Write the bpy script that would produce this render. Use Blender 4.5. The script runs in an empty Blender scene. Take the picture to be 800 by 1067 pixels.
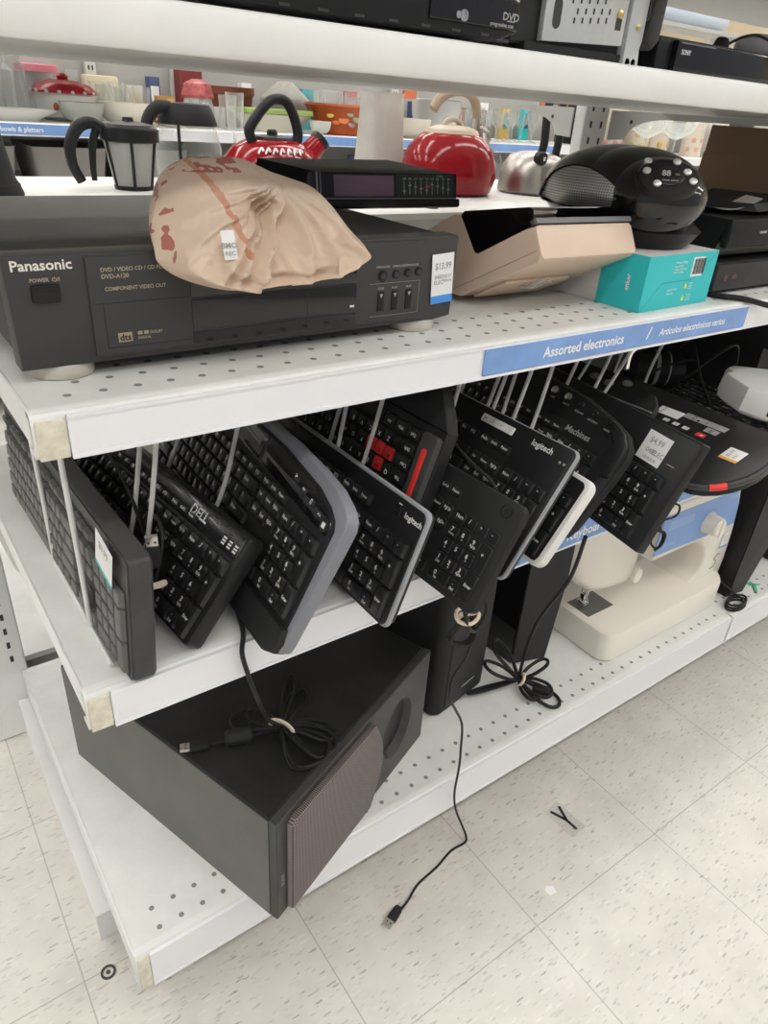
import bpy, bmesh, math, random
from mathutils import Matrix, Vector, noise
random.seed(7)
SC = bpy.context.scene
COL = SC.collection
PI = math.pi

# ------------------------------------------------------------------ materials
def nodes(m):
    m.use_nodes = True
    nt = m.node_tree
    return nt, nt.nodes, nt.links, nt.nodes['Principled BSDF']

MATS = {}
def mat(name, col, rough=.5, metal=0., spec=None, bump=0., bscale=200., var=0., vscale=8., trans=0., ior=1.45, coat=0., emis=None, estr=0., sheen=0.):
    if name in MATS: return MATS[name]
    if spec is None: spec = .26 if max(col) < .09 and rough > .25 and not metal else .5
    m = bpy.data.materials.new(name); nt, N, L, b = nodes(m)
    b.inputs['Base Color'].default_value = (*col, 1)
    b.inputs['Roughness'].default_value = rough
    b.inputs['Metallic'].default_value = metal
    b.inputs['Specular IOR Level'].default_value = spec
    b.inputs['Transmission Weight'].default_value = trans
    b.inputs['IOR'].default_value = ior
    b.inputs['Coat Weight'].default_value = coat
    if emis:
        b.inputs['Emission Color'].default_value = (*emis, 1); b.inputs['Emission Strength'].default_value = estr
    if bump or var:
        tc = N.new('ShaderNodeTexCoord')
    if bump:
        nz = N.new('ShaderNodeTexNoise'); nz.inputs['Scale'].default_value = bscale; nz.inputs['Detail'].default_value = 3
        L.new(tc.outputs['Object'], nz.inputs['Vector'])
        bp = N.new('ShaderNodeBump'); bp.inputs['Strength'].default_value = bump; bp.inputs['Distance'].default_value = .002
        L.new(nz.outputs['Fac'], bp.inputs['Height']); L.new(bp.outputs['Normal'], b.inputs['Normal'])
    if var:
        n2 = N.new('ShaderNodeTexNoise'); n2.inputs['Scale'].default_value = vscale; n2.inputs['Detail'].default_value = 6; n2.inputs['Roughness'].default_value = .65
        L.new(tc.outputs['Object'], n2.inputs['Vector'])
        cr = N.new('ShaderNodeValToRGB')
        cr.color_ramp.elements[0].position = .3; cr.color_ramp.elements[1].position = .7
        cr.color_ramp.elements[0].color = (*[max(0, c*(1-var)) for c in col], 1)
        cr.color_ramp.elements[1].color = (*[min(1, c*(1+var*.5)) for c in col], 1)
        L.new(n2.outputs['Fac'], cr.inputs['Fac']); L.new(cr.outputs['Color'], b.inputs['Base Color'])
    MATS[name] = m
    return m

def s2l(r, g, b):
    f = lambda c: (c/255/12.92) if c/255 <= .04045 else ((c/255+.055)/1.055)**2.4
    return (f(r), f(g), f(b))

WHITE = mat('shelf_white_enamel', (.80,.80,.78), .38, var=.05, vscale=9)
DECK = mat('shelf_deck_scuffed', (.78,.78,.75), .42, var=.10, vscale=11)
LIPM = mat('price_channel_plastic', (.82,.82,.84), .32)
CORNER = mat('yellowed_plastic', (.74,.69,.56), .5, var=.25, vscale=60)
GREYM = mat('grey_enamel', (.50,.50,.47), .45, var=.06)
HOLE = mat('punched_hole', (.06,.06,.058), .9)
HOLEG = mat('deck_hole', (.24,.24,.23), .9)
BLUE = mat('sign_blue', s2l(126,163,219), .42, var=.16, vscale=14)
BLUE2 = mat('sign_blue_dark', s2l(78,118,178), .42)
INKW = mat('printed_white', (.85,.85,.85), .5)
INKG = mat('printed_grey', (.33,.33,.31), .5)
INKB = mat('printed_black', (.02,.02,.02), .5)
GOLDP = mat('printed_gold', (.36,.31,.2), .4)
BLK = mat('black_plastic', (.014,.014,.015), .34, bump=.06, bscale=900, spec=.32)
BLKS = mat('black_plastic_satin', (.017,.017,.018), .30)
BLKG = mat('black_gloss', (.008,.008,.009), .10, coat=.3)
BLKM = mat('black_matte', (.02,.02,.021), .6, bump=.2, bscale=700)
KEYM = mat('keycap_black', (.019,.019,.020), .30, spec=.5, bump=.05, bscale=1200)
KEYG = mat('keycap_lit_grey', (.125,.122,.118), .42, spec=.4)  # greyish look of light on the leftmost keys put into the colour
BODYG = mat('body_lit_and_trim_grey', (.062,.061,.06), .42, var=.2, vscale=25)  # light on the leftmost body put into the colour; elsewhere plain grey trim
KEYR = mat('keycap_red', (.80,.045,.04), .36)
KEYL = mat('keycap_pale', (.80,.79,.75), .4)
LEG = mat('legend_white', (.78,.78,.76), .5)
RIMG = mat('rim_blue_grey', (.20,.205,.235), .36)
RIMG2 = mat('rim_silver_grey', (.30,.31,.33), .34)
RIMW = mat('rim_white', (.72,.71,.68), .35)
CABLE = mat('cable_black_rubber', (.016,.016,.016), .42)
STEEL = mat('brushed_steel', (.42,.39,.36), .34, metal=1.)
CHROME = mat('chrome', (.75,.75,.75), .14, metal=1.)
ZINC = mat('zinc_plate', (.66,.68,.68), .38, metal=.55, var=.12, vscale=20)
WIREM = mat('white_coated_wire', (.74,.74,.72), .4)
PAPER = mat('paper_label', (.80,.80,.79), .55)
TAPEB = mat('label_blue_stripe', (.06,.28,.74), .5)
TEALS = mat('label_teal_stripe', (.02,.48,.48), .5)
ORNG = mat('label_orange_stripe', (.85,.42,.06), .5)
TIE = mat('rubber_band', (.72,.60,.47), .6)

def glass(name, col, rough=.03, milky=.16, body=(.80,.82,.81)):
    """thin clear plastic or glass: mostly see-through, paler towards the rims"""
    if name in MATS: return MATS[name]
    m = bpy.data.materials.new(name); nt, N, L, b = nodes(m)
    out = N['Material Output']
    b.inputs['Base Color'].default_value = (*body, 1); b.inputs['Roughness'].default_value = .06+rough
    t = N.new('ShaderNodeBsdfTransparent'); t.inputs['Color'].default_value = (*col, 1)
    lw = N.new('ShaderNodeLayerWeight'); lw.inputs['Blend'].default_value = .35
    mr = N.new('ShaderNodeMapRange'); mr.inputs[3].default_value = milky; mr.inputs[4].default_value = min(1, milky+.55)
    L.new(lw.outputs['Facing'], mr.inputs[0])
    mx = N.new('ShaderNodeMixShader')
    L.new(mr.outputs[0], mx.inputs['Fac']); L.new(t.outputs[0], mx.inputs[1]); L.new(b.outputs[0], mx.inputs[2])
    L.new(mx.outputs[0], out.inputs['Surface'])
    MATS[name] = m
    return m
GLASS = glass('clear_glass', (.97,.98,.97))
SMOKE = glass('smoked_plastic', (.16,.11,.11), .03, .35, (.012,.010,.010))

def floor_mat():
    m = bpy.data.materials.new('vinyl_floor_tile'); nt, N, L, b = nodes(m)
    tc = N.new('ShaderNodeTexCoord')
    base = N.new('ShaderNodeTexNoise'); base.inputs['Scale'].default_value = 14; base.inputs['Detail'].default_value = 8
    L.new(tc.outputs['Object'], base.inputs['Vector'])
    cr = N.new('ShaderNodeValToRGB'); cr.color_ramp.elements[0].position=.3; cr.color_ramp.elements[1].position=.7
    cr.color_ramp.elements[0].color = (.61,.582,.53,1); cr.color_ramp.elements[1].color = (.69,.66,.605,1)
    L.new(base.outputs['Fac'], cr.inputs['Fac'])
    col = cr.outputs['Color']
    def fleck(col, rot, sc, thr, keep, dark, str_, off):
        mp = N.new('ShaderNodeMapping'); mp.inputs['Rotation'].default_value = (0,0,rot); mp.inputs['Scale'].default_value = (sc, sc*4.2, sc); mp.inputs['Location'].default_value = (off, off*1.7, .5)
        L.new(tc.outputs['Object'], mp.inputs['Vector'])
        nz = N.new('ShaderNodeTexNoise'); nz.inputs['Scale'].default_value = 2.5
        L.new(mp.outputs[0], nz.inputs['Vector'])
        add = N.new('ShaderNodeMixRGB'); add.blend_type='LINEAR_LIGHT'; add.inputs['Fac'].default_value = .35
        L.new(mp.outputs[0], add.inputs[1]); L.new(nz.outputs['Color'], add.inputs[2])
        v = N.new('ShaderNodeTexVoronoi'); v.inputs['Scale'].default_value = 1
        L.new(add.outputs[0], v.inputs['Vector'])
        lt = N.new('ShaderNodeMath'); lt.operation='LESS_THAN'; lt.inputs[1].default_value = thr
        L.new(v.outputs['Distance'], lt.inputs[0])
        sp = N.new('ShaderNodeSeparateColor'); L.new(v.outputs['Color'], sp.inputs[0])
        gt = N.new('ShaderNodeMath'); gt.operation='GREATER_THAN'; gt.inputs[1].default_value = keep
        L.new(sp.outputs[0], gt.inputs[0])
        mu = N.new('ShaderNodeMath'); mu.operation='MULTIPLY'; L.new(lt.outputs[0], mu.inputs[0]); L.new(gt.outputs[0], mu.inputs[1])
        mu2 = N.new('ShaderNodeMath'); mu2.operation='MULTIPLY'; L.new(mu.outputs[0], mu2.inputs[0])
        mr = N.new('ShaderNodeMapRange'); mr.inputs[3].default_value = .25*str_; mr.inputs[4].default_value = str_
        L.new(sp.outputs[1], mr.inputs[0]); L.new(mr.outputs[0], mu2.inputs[1])
        mx = N.new('ShaderNodeMixRGB'); L.new(mu2.outputs[0], mx.inputs['Fac']); L.new(col, mx.inputs[1]); mx.inputs[2].default_value = (*dark,1)
        return mx.outputs[0]
    col = fleck(col, .35, 44, .26, .76, (.20,.19,.17), .62, 1.3)
    col = fleck(col, 1.35, 42, .26, .80, (.24,.225,.20), .6, 4.1)
    col = fleck(col, -.6, 34, .30, .68, (.52,.50,.455), .7, 7.7)
    col = fleck(col, 2.2, 60, .27, .74, (.36,.34,.31), .55, 9.9)
    col = fleck(col, .9, 36, .30, .70, (.76,.74,.69), .5, 2.9)
    # tile joints on a 0.3048 m grid
    sx = N.new('ShaderNodeSeparateXYZ'); L.new(tc.outputs['Object'], sx.inputs[0])
    ms = []
    for ax in (0,1):
        d = N.new('ShaderNodeMath'); d.operation='DIVIDE'; d.inputs[1].default_value=.3048; L.new(sx.outputs[ax], d.inputs[0])
        a = N.new('ShaderNodeMath'); a.operation='ADD'; a.inputs[1].default_value=.5; L.new(d.outputs[0], a.inputs[0])
        f = N.new('ShaderNodeMath'); f.operation='FRACT'; L.new(a.outputs[0], f.inputs[0])
        s = N.new('ShaderNodeMath'); s.operation='SUBTRACT'; s.inputs[1].default_value=.5; L.new(f.outputs[0], s.inputs[0])
        ab = N.new('ShaderNodeMath'); ab.operation='ABSOLUTE'; L.new(s.outputs[0], ab.inputs[0])
        lt = N.new('ShaderNodeMath'); lt.operation='LESS_THAN'; lt.inputs[1].default_value=.0032; L.new(ab.outputs[0], lt.inputs[0])
        ms.append(lt)
    mxm = N.new('ShaderNodeMath'); mxm.operation='MAXIMUM'; L.new(ms[0].outputs[0], mxm.inputs[0]); L.new(ms[1].outputs[0], mxm.inputs[1])
    fj = N.new('ShaderNodeMath'); fj.operation='MULTIPLY'; fj.inputs[1].default_value=.6; L.new(mxm.outputs[0], fj.inputs[0])
    mx = N.new('ShaderNodeMixRGB'); L.new(fj.outputs[0], mx.inputs['Fac']); L.new(col, mx.inputs[1]); mx.inputs[2].default_value=(.30,.28,.25,1)
    L.new(mx.outputs[0], b.inputs['Base Color'])
    b.inputs['Roughness'].default_value = .42; b.inputs['Specular IOR Level'].default_value=.35
    return m

# ------------------------------------------------------------------ mesh kit
def offset(poly, d):
    n = len(poly); out = []
    area = sum(poly[i][0]*poly[(i+1)%n][1]-poly[(i+1)%n][0]*poly[i][1] for i in range(n))
    sg = 1 if area > 0 else -1
    for i in range(n):
        p0, p1, p2 = Vector(poly[i-1]), Vector(poly[i]), Vector(poly[(i+1)%n])
        a = (p1-p0); c = (p2-p1)
        if a.length < 1e-9: a = c.copy()
        if c.length < 1e-9: c = a.copy()
        a.normalize(); c.normalize()
        n1 = Vector((-a.y, a.x)); n2 = Vector((-c.y, c.x)); nn = n1+n2
        if nn.length < 1e-6: nn = n1.copy()
        nn.normalize(); k = max(.35, nn.dot(n1))
        q = p1 + nn*(sg*d/k)
        out.append((q.x, q.y))
    return out

def rrect(x0, y0, x1, y1, r, n=5):
    rr = r if isinstance(r, (list, tuple)) else (r, r, r, r)   # bl br tr tl
    pts = []
    for (cx, cy, a0, q) in ((x0+rr[0], y0+rr[0], PI, rr[0]), (x1-rr[1], y0+rr[1], 1.5*PI, rr[1]), (x1-rr[2], y1-rr[2], 0, rr[2]), (x0+rr[3], y1-rr[3], .5*PI, rr[3])):
        if q <= 1e-6: pts.append((cx, cy)); continue
        for i in range(n+1):
            a = a0 + .5*PI*i/n
            pts.append((cx+q*math.cos(a), cy+q*math.sin(a)))
    return pts

def smooth_path(pts, sub=6, closed=False):
    P = [Vector(p) for p in pts]; n = len(P)
    if sub <= 1 or n < 3: return P
    out = []
    rng = n if closed else n-1
    for i in range(rng):
        if closed: p0, p1, p2, p3 = P[i-1], P[i], P[(i+1)%n], P[(i+2)%n]
        else: p0, p1, p2, p3 = P[max(0,i-1)], P[i], P[i+1], P[min(n-1,i+2)]
        for k in range(sub):
            t = k/sub; t2 = t*t; t3 = t2*t
            out.append(.5*((2*p1)+(-p0+p2)*t+(2*p0-5*p1+4*p2-p3)*t2+(-p0+3*p1-3*p2+p3)*t3))
    if not closed: out.append(P[-1])
    return out

_txt = {}
def text_geo(s, bold=False):
    if s in _txt: return _txt[s]
    c = bpy.data.curves.new('t', 'FONT'); c.body = s; c.size = 1; c.resolution_u = 2; c.offset = .022
    o = bpy.data.objects.new('t', c)
    me = bpy.data.meshes.new_from_object(o)
    V = [v.co.copy() for v in me.vertices]; F = [tuple(p.vertices) for p in me.polygons]
    bpy.data.objects.remove(o); bpy.data.curves.remove(c); bpy.data.meshes.remove(me)
    xs = [v.x for v in V] or [0]; ys = [v.y for v in V] or [0]
    _txt[s] = (V, F, min(xs), max(xs), min(ys), max(ys))
    return _txt[s]

I4 = Matrix.Identity(4)
def T(x, y, z): return Matrix.Translation((x, y, z))
def RZ(a): return Matrix.Rotation(a, 4, 'Z')
def RX(a): return Matrix.Rotation(a, 4, 'X')
def RY(a): return Matrix.Rotation(a, 4, 'Y')
def frame(o, x, y, z):
    m = Matrix.Identity(4)
    for i in range(3): m[i][0], m[i][1], m[i][2], m[i][3] = x[i], y[i], z[i], o[i]
    return m
def frame_xy(o, x, y):
    x = Vector(x).normalized(); y = Vector(y); z = x.cross(y).normalized(); y = z.cross(x)
    return frame(o, x, y, z)
FRONT = frame((0,0,0), (1,0,0), (0,0,1), (0,-1,0))     # local xy drawn on a face that looks to -Y

class MB:
    def __init__(s): s.bm = bmesh.new(); s.M = I4; s.mi = 0
    def v(s, p): return s.bm.verts.new(s.M @ Vector(p))
    def f(s, vs):
        try: fc = s.bm.faces.new(vs)
        except ValueError: return None
        fc.material_index = s.mi
        return fc
    def loft(s, rings, close=True, cap0=True, cap1=True):
        R = [[s.v(p) for p in r] for r in rings]; n = len(R[0])
        for a, b in zip(R, R[1:]):
            for i in range(n if close else n-1): s.f((a[i], a[(i+1)%n], b[(i+1)%n], b[i]))
        if cap0: s.f(list(reversed(R[0])))
        if cap1: s.f(R[-1])
        return s
    def prism(s, poly, z0, z1, bev=0, bev0=0):
        rings = []
        if bev0: rings.append([(x, y, z0) for x, y in offset(poly, bev0)]); rings.append([(x, y, z0+bev0) for x, y in poly])
        else: rings.append([(x, y, z0) for x, y in poly])
        if bev:
            rings.append([(x, y, z1-bev) for x, y in poly])
            rings.append([(x, y, z1-bev*.3) for x, y in offset(poly, bev*.3)])
            rings.append([(x, y, z1) for x, y in offset(poly, bev)])
        else: rings.append([(x, y, z1) for x, y in poly])
        return s.loft(rings)
    def box(s, x0, y0, z0, x1, y1, z1, r=0):
        if r <= 0:
            return s.loft([[(x0,y0,z),(x1,y0,z),(x1,y1,z),(x0,y1,z)] for z in (z0, z1)])
        return s.prism(rrect(x0, y0, x1, y1, r, 3), z0, z1, r*.9, r*.9)
    def hexa(s, pts):   # 8 corner points: bottom 4, top 4
        return s.loft([pts[:4], pts[4:]])
    def ngon(s, poly, z=0): s.f([s.v((x, y, z)) for x, y in poly]); return s
    def lathe(s, prof, n=32, cap0=True, cap1=True, sx=1, sy=1):
        return s.loft([[(r*sx*math.cos(2*PI*i/n), r*sy*math.sin(2*PI*i/n), z) for i in range(n)] for r, z in prof], True, cap0, cap1)
    def cyl(s, x, y, z0, z1, r, n=20, bev=0):
        M = s.M; s.M = M @ T(x, y, 0)
        s.lathe([(r, z0), (r, z1)] if not bev else [(r, z0), (r, z1-bev), (r-bev, z1)], n); s.M = M
        return s
    def tube(s, pts, r, sub=6, n=8, closed=False, flat=1.):
        P = smooth_path(pts, sub, closed); m = len(P)
        rad = r if callable(r) else (lambda t: r)
        up = Vector((0,0,1)); rings = []; prev = None
        for i in range(m):
            if closed: d = P[(i+1)%m]-P[i-1]
            else: d = P[min(m-1,i+1)]-P[max(0,i-1)]
            if d.length < 1e-9: d = Vector((1,0,0))
            d.normalize()
            if prev is None:
                a = up if abs(d.z) < .9 else Vector((1,0,0))
                x = d.cross(a).normalized()
            else:
                x = prev - d*prev.dot(d)
                x = x.normalized() if x.length > 1e-6 else d.orthogonal().normalized()
            prev = x; y = d.cross(x); q = rad(i/max(1, m-1))
            rings.append([P[i]+x*(q*math.cos(2*PI*k/n))+y*(q*flat*math.sin(2*PI*k/n)) for k in range(n)])
        if closed: rings.append(rings[0]); return s.loft(rings, True, False, False)
        return s.loft(rings)
    def ellipsoid(s, c, rx, ry, rz, nu=28, nv=16, v0=-.5, v1=.5):
        rings = []
        for j in range(nv+1):
            t = PI*(v0+(v1-v0)*j/nv); q = max(math.cos(t), .02)
            rings.append([(c[0]+rx*q*math.cos(2*PI*i/nu), c[1]+ry*q*math.sin(2*PI*i/nu), c[2]+rz*math.sin(t)) for i in range(nu)])
        return s.loft(rings)
    def text(s, t, x, y, size, z=0, align='C', maxw=None, shear=0, sx=1.):
        V, F, x0, x1, y0, y1 = text_geo(t)
        k = size
        if maxw and (x1-x0)*k*sx > maxw: k = maxw/((x1-x0)*sx)
        ox = {'C': -(x0+x1)/2, 'L': -x0, 'R': -x1}[align]; oy = -(y0+y1)/2 if align == 'C' else 0
        vs = [s.v((x+((p.x+ox)+shear*p.y)*k*sx, y+(p.y+oy)*k, z)) for p in V]
        for f in F: s.f([vs[i] for i in f])
        return s
    def mesh(s, name, mats, angle=38):
        bmesh.ops.remove_doubles(s.bm, verts=s.bm.verts, dist=1e-7)
        bmesh.ops.recalc_face_normals(s.bm, faces=s.bm.faces)
        me = bpy.data.meshes.new(name); s.bm.to_mesh(me); s.bm.free()
        for m in (mats if isinstance(mats, (list, tuple)) else [mats]): me.materials.append(m)
        for p in me.polygons: p.use_smooth = True
        me.set_sharp_from_angle(angle=math.radians(angle))
        return me

def props(o, label=None, cat=None, group=None, kind=None):
    if label: o['label'] = label
    if cat: o['category'] = cat
    if group: o['group'] = group
    if kind: o['kind'] = kind
    return o
def thing(name, label, cat, M=I4, group=None):
    o = bpy.data.objects.new(name, None); COL.objects.link(o)
    o.empty_display_size = .05
    o.matrix_world = M if isinstance(M, Matrix) else T(*M)
    return props(o, label, cat, group)
def part(name, mb, mats, parent, label=None, local=True, angle=38, kind=None):
    if not local:
        inv = world_of(parent).inverted()
        mb.bm.transform(inv)
    o = bpy.data.objects.new(name, mb.mesh(name, mats, angle)); COL.objects.link(o)
    o.parent = parent
    return props(o, label, kind=kind)
def world_of(o):
    M = o.matrix_basis.copy()
    while o.parent: o = o.parent; M = o.matrix_basis @ M
    return M
def solo(name, mb, mats, label, cat, M=I4, group=None, kind=None, angle=38, local=True):
    M = M if isinstance(M, Matrix) else T(*M)
    if not local: mb.bm.transform(M.inverted())
    o = bpy.data.objects.new(name, mb.mesh(name, mats, angle)); COL.objects.link(o)
    o.matrix_world = M
    return props(o, label, cat, group, kind)

# ------------------------------------------------------------------ setting
def structure(name, mb, mats): 
    o = bpy.data.objects.new(name, mb.mesh(name, mats)); COL.objects.link(o); o['kind'] = 'structure'; return o
FL = floor_mat()
m = MB(); m.box(-6, -5, -.02, 11, 9.0, 0); structure('floor', m, FL)
CEIL = mat('ceiling_tile', (.72,.72,.70), .8)
WALLB = mat('wall_beige', (.72,.62,.48), .7, var=.04, vscale=2)
m = MB(); m.box(-6, -5, 3.7, 11, 9.0, 3.75); structure('ceiling', m, CEIL)
m = MB(); m.box(-6, 9.0, 0, 11, 9.1, 3.7); structure('wall_back', m, WALLB)
m = MB(); m.box(11, -5, 0, 11.1, 9.0, 3.7); structure('wall_right', m, WALLB)
TUBE = mat('fluorescent_diffuser', (.9,.9,.9), .5, emis=(1.0,.985,.96), estr=11.0)
first = None
for iy, y in enumerate((-3.2, -1.2, .8, 2.8, 4.8, 6.8)):
    for ix, x in enumerate((-3.6, -.6, 2.4, 5.4, 8.4)):
        t = thing('ceiling_light', 'long white fluorescent fixture hanging under the store ceiling', 'ceiling light', T(x, y, 3.6), 'ceiling light strips')
        if first is None:
            b_ = MB(); b_.box(-1.25, -.17, -.02, 1.25, .17, .1, .0); first = [part('housing', b_, WHITE, t)]
            d_ = MB(); d_.box(-1.22, -.15, -.045, 1.22, .15, -.021); first.append(part('diffuser', d_, TUBE, t))
        else:
            for c in first:
                k = c.copy(); COL.objects.link(k); k.parent = t

# ------------------------------------------------------------------ shelving
X0, X1, X2, YF, YB = .055, 1.418, 2.78, .51, 1.135
def shelf(label, x0, x1, yf, yb, z, lip, rows=(), channel=None, caps=False, flange=.03, thick=.012, dmat=DECK, brack=True, face=-1, under=True, gus=.10):
    t = thing('metal_shelf', label, 'shelf', T(x0, yf if face < 0 else yb, z))
    d = MB(); d.box(x0+.003, yf+.002, z-thick, x1-.003, yb, z, .0)
    d.mi = 1
    k = 0
    for ry, sp, off in rows:
        x = x0+off
        while x < x1-.02:
            poly = [(x+.0036*math.cos(a*PI/5), ry+.0036*math.sin(a*PI/5)) for a in range(10)]
            d.ngon(poly, z+.0004); x += sp
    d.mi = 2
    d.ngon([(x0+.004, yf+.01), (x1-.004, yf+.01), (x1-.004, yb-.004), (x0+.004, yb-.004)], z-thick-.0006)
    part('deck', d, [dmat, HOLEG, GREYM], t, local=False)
    fr = MB()
    prof = [(yf, z-lip+.004), (yf, z-.004), (yf+.0015, z-.001), (yf+.004, z+.0006), (yf+.012, z+.0006), (yf+.012, z-.003), (yf+.006, z-.006), (yf+.006, z-lip+.006), (yf+.02, z-lip+.004), (yf+.02, z-lip), (yf+.003, z-lip)]
    if face > 0: prof = [(yb-(y-yf), zz) for y, zz in prof]
    fr.loft([[(x, y, zz) for y, zz in prof] for x in (x0, x1)])
    part('front_lip', fr, WHITE, t, local=False)
    for s, x in ((1, x0), (-1, x1)):
        s_ = MB(); s_.box(min(x, x+s*.0029), yf+.003, z-flange, max(x, x+s*.0029), yb, z+.0002, .0008)
        part('side_flange', s_, WHITE, t, local=False)
    if brack:
        for x in (x0+.006, x1-.009):
            pr = [(yf+.05, z-.014), (yb, z-.014), (yb, z-.014-gus)]
            n = 8
            for i in range(1, n+1):
                a = .5*PI*i/n
                pr.append((yb-.06-(yb-yf-.20)*math.sin(a)*.55, z-.04-(gus-.03)*math.cos(a)))
            pr.append((yf+.05, z-.034))
            g = MB(); g.loft([[(xx, y, zz) for y, zz in pr] for xx in (x, x+.003)])
            part('bracket', g, GREYM, t, local=False)
    if channel:
        c = MB(); c.box(channel[0], yf-.0028, z-lip-.001, channel[1], yf+.0005, z-.0035, 0)
        c.box(channel[0], yf-.0045, z-lip-.002, channel[1], yf+.0005, z-lip+.0015, 0)
        c.box(channel[0], yf-.0042, z-.0055, channel[1], yf+.0005, z-.0030, 0)
        part('price_channel', c, LIPM, t, local=False)
    if caps:
        c = MB(); c.box(x0+.002, yf-.0022, z-lip-.001, channel[0]-.0008 if channel else x0+.02, yf+.002, z-.006, .001)
        part('end_cap', c, CORNER, t, local=False, label='yellowed scuffed end cap')
    return t
SB, SK, SM, ST = .155, .606, .894, 1.168
shelf('white base shelf near the floor carrying the subwoofer and sewing machine', X0, X1, YF, YB, SB, .071, rows=((.533,.03,.041),(.563,.03,.041)), channel=(X0+.018, X1), caps=True, flange=.06, brack=False)
shelf('white shelf with wire dividers that the keyboards stand on', X0, X1, YF, YB, SK, .047, rows=(), channel=(X0+.024, X1), caps=True)
shelf('white perforated shelf under the tape-deck style players and plastic bag', X0, X1, YF, YB, SM, .038, rows=((.541,.029,.036),(.57,.029,.05),(.599,.029,.036)), channel=(X0+.026, X1), caps=True)
shelf('white top shelf under the bare computer tower and black disc players', X0-.3, X1+.01, YF, 1.0, ST, .030, brack=False, dmat=WHITE, thick=.0285)
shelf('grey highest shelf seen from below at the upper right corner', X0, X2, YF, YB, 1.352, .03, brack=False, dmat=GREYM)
shelf('white base shelf of the next bay beyond the thin clip', X1+.002, X2, YF, YB, SB, .071, rows=((.533,.03,.02),(.563,.03,.02)), channel=(X1+.004, X2), flange=.06, brack=False)
shelf('white middle shelf of the next bay right of the cardboard box', X1+.002, X2, YF, YB, SM, .038, channel=(X1+.004, X2), brack=False)
shelf('white top shelf of the next bay beyond the slim black player', X1+.012, X2, YF, 1.0, ST, .030, brack=False, dmat=WHITE, thick=.0285)
shelf('white rear shelf behind the disc player holding kettles and coffee pots', X0, X2, 1.17, 1.81, .93, .035, face=1, brack=False)
shelf('white rear base shelf low behind the subwoofer', X0, X2, 1.17, 1.81, SB, .071, face=1, flange=.06, brack=False)
# frame of the gondola: uprights, feet, arms
t = thing('shelving_frame', 'white slotted steel uprights and feet that carry the shelves', 'shelving frame', T(.035, 1.15, 0))
for x in (-.012, 1.352, 2.74):
    u_ = MB(); u_.box(x, 1.137, .0, x+.078, 1.168, 1.9, .004)
    u_.mi = 1
    z = .18
    k = 0
    while z < 1.88:
        for cx in (x+.022, x+.056):
            u_.box(cx-.0028, 1.1362, z, cx+.0028, 1.1372, z+.013)
        z += .0318
    part('upright', u_, [WHITE, HOLE], t, local=False)
    f_ = MB(); pr = [(.655, 0), (1.137, 0), (1.137, .085), (1.05, .0597), (.655, .0597)]
    f_.loft([[(xx, y, z) for y, z in pr] for xx in (x+.049, x+.049+.032)])
    part('base_foot', f_, WHITE, t, local=False)
    f_ = MB(); f_.box(x+.049, 1.168, 0, x+.081, 1.68, .06, .002)
    part('base_foot', f_, WHITE, t, local=False)
for x, sgn, far in ((1.436, -1, .60), (1.349, 1, .165), (.0, 1, .165), (-.012, -1, .60)):
    top = 1.1385; pts = [(0, top), (far, top), (far, top-.010)]
    for i in range(0, 9):
        a = .5*PI*i/8
        pts.append((.15-.105*math.sin(a)-.0, top-.012-.043*(1-math.cos(a))))
    pts.append((.0, top-.058))
    g = MB(); g.loft([[(xx, 1.152+sgn*(.017+a_), z) for a_, z in pts] for xx in (x-.002, x+.002)])
    g.mi = 1; g.M = frame((x-.0022 if sgn > 0 else x-.0022, 1.152+sgn*.075, top-.020), (0,1,0), (0,0,1), (-1,0,0)); g.lathe([(.004,0),(.004,.0004)], 10)
    part('shelf_arm', g, [GREYM, HOLE], t, local=False)
c = MB(); c.box(.06, 1.145, 1.06, 2.74, 1.16, 1.09) if False else c.box(.07, 1.146, 1.80, 2.74, 1.16, 1.84)
part('cross_rail', c, WHITE, t, local=False)
m = MB(); m.box(1.4195, .5045, .079, 1.4225, .507, .156); m.box(1.4195, .507, .155, 1.4225, .525, .1575)
solo('shelf_clip', m, LIPM, 'thin clear clip over the seam in the base shelf lip', 'clip', T(0,0,0))

# blue signs in the price channels
def sign(label, x0, x1, z0, z1, texts, blocks=(), y=YF-.0048, mt=None):
    t = thing('shelf_sign', label, 'sign', T(x0, y, z0))
    c = MB(); c.box(x0, y, z0, x1, y+.0012, z1); part('card', c, mt or BLUE, t, local=False)
    for s, x, z, sz, al, sh, mk in texts:
        q = MB(); q.M = frame((0, y-.0003, 0), (1,0,0), (0,0,1), (0,-1,0))
        q.text(s, x, z, sz, 0, al, shear=sh); part('lettering', q, mk, t, local=False)
    return t
sign('blue sign reading Assorted electronics on the middle shelf edge', .522, 1.058, .8585, .8885,
     (('Assorted electronics', .617, .8675, .0178, 'L', 0, INKW), ('/', .815, .867, .022, 'L', .15, INKW), ('Artículos electrónicos varios', .842, .8688, .0135, 'L', .22, INKW)))
sign('blue sign reading Keyboards on the shelf edge behind the keyboards', .640, 1.115, .561, .6005, (('Keyboards', .742, .571, .0225, 'L', 0, INKW), ('/', .87, .571, .026, 'L', .15, INKW), ('Teclados', .90, .573, .017, 'L', .22, INKW)))

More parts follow.
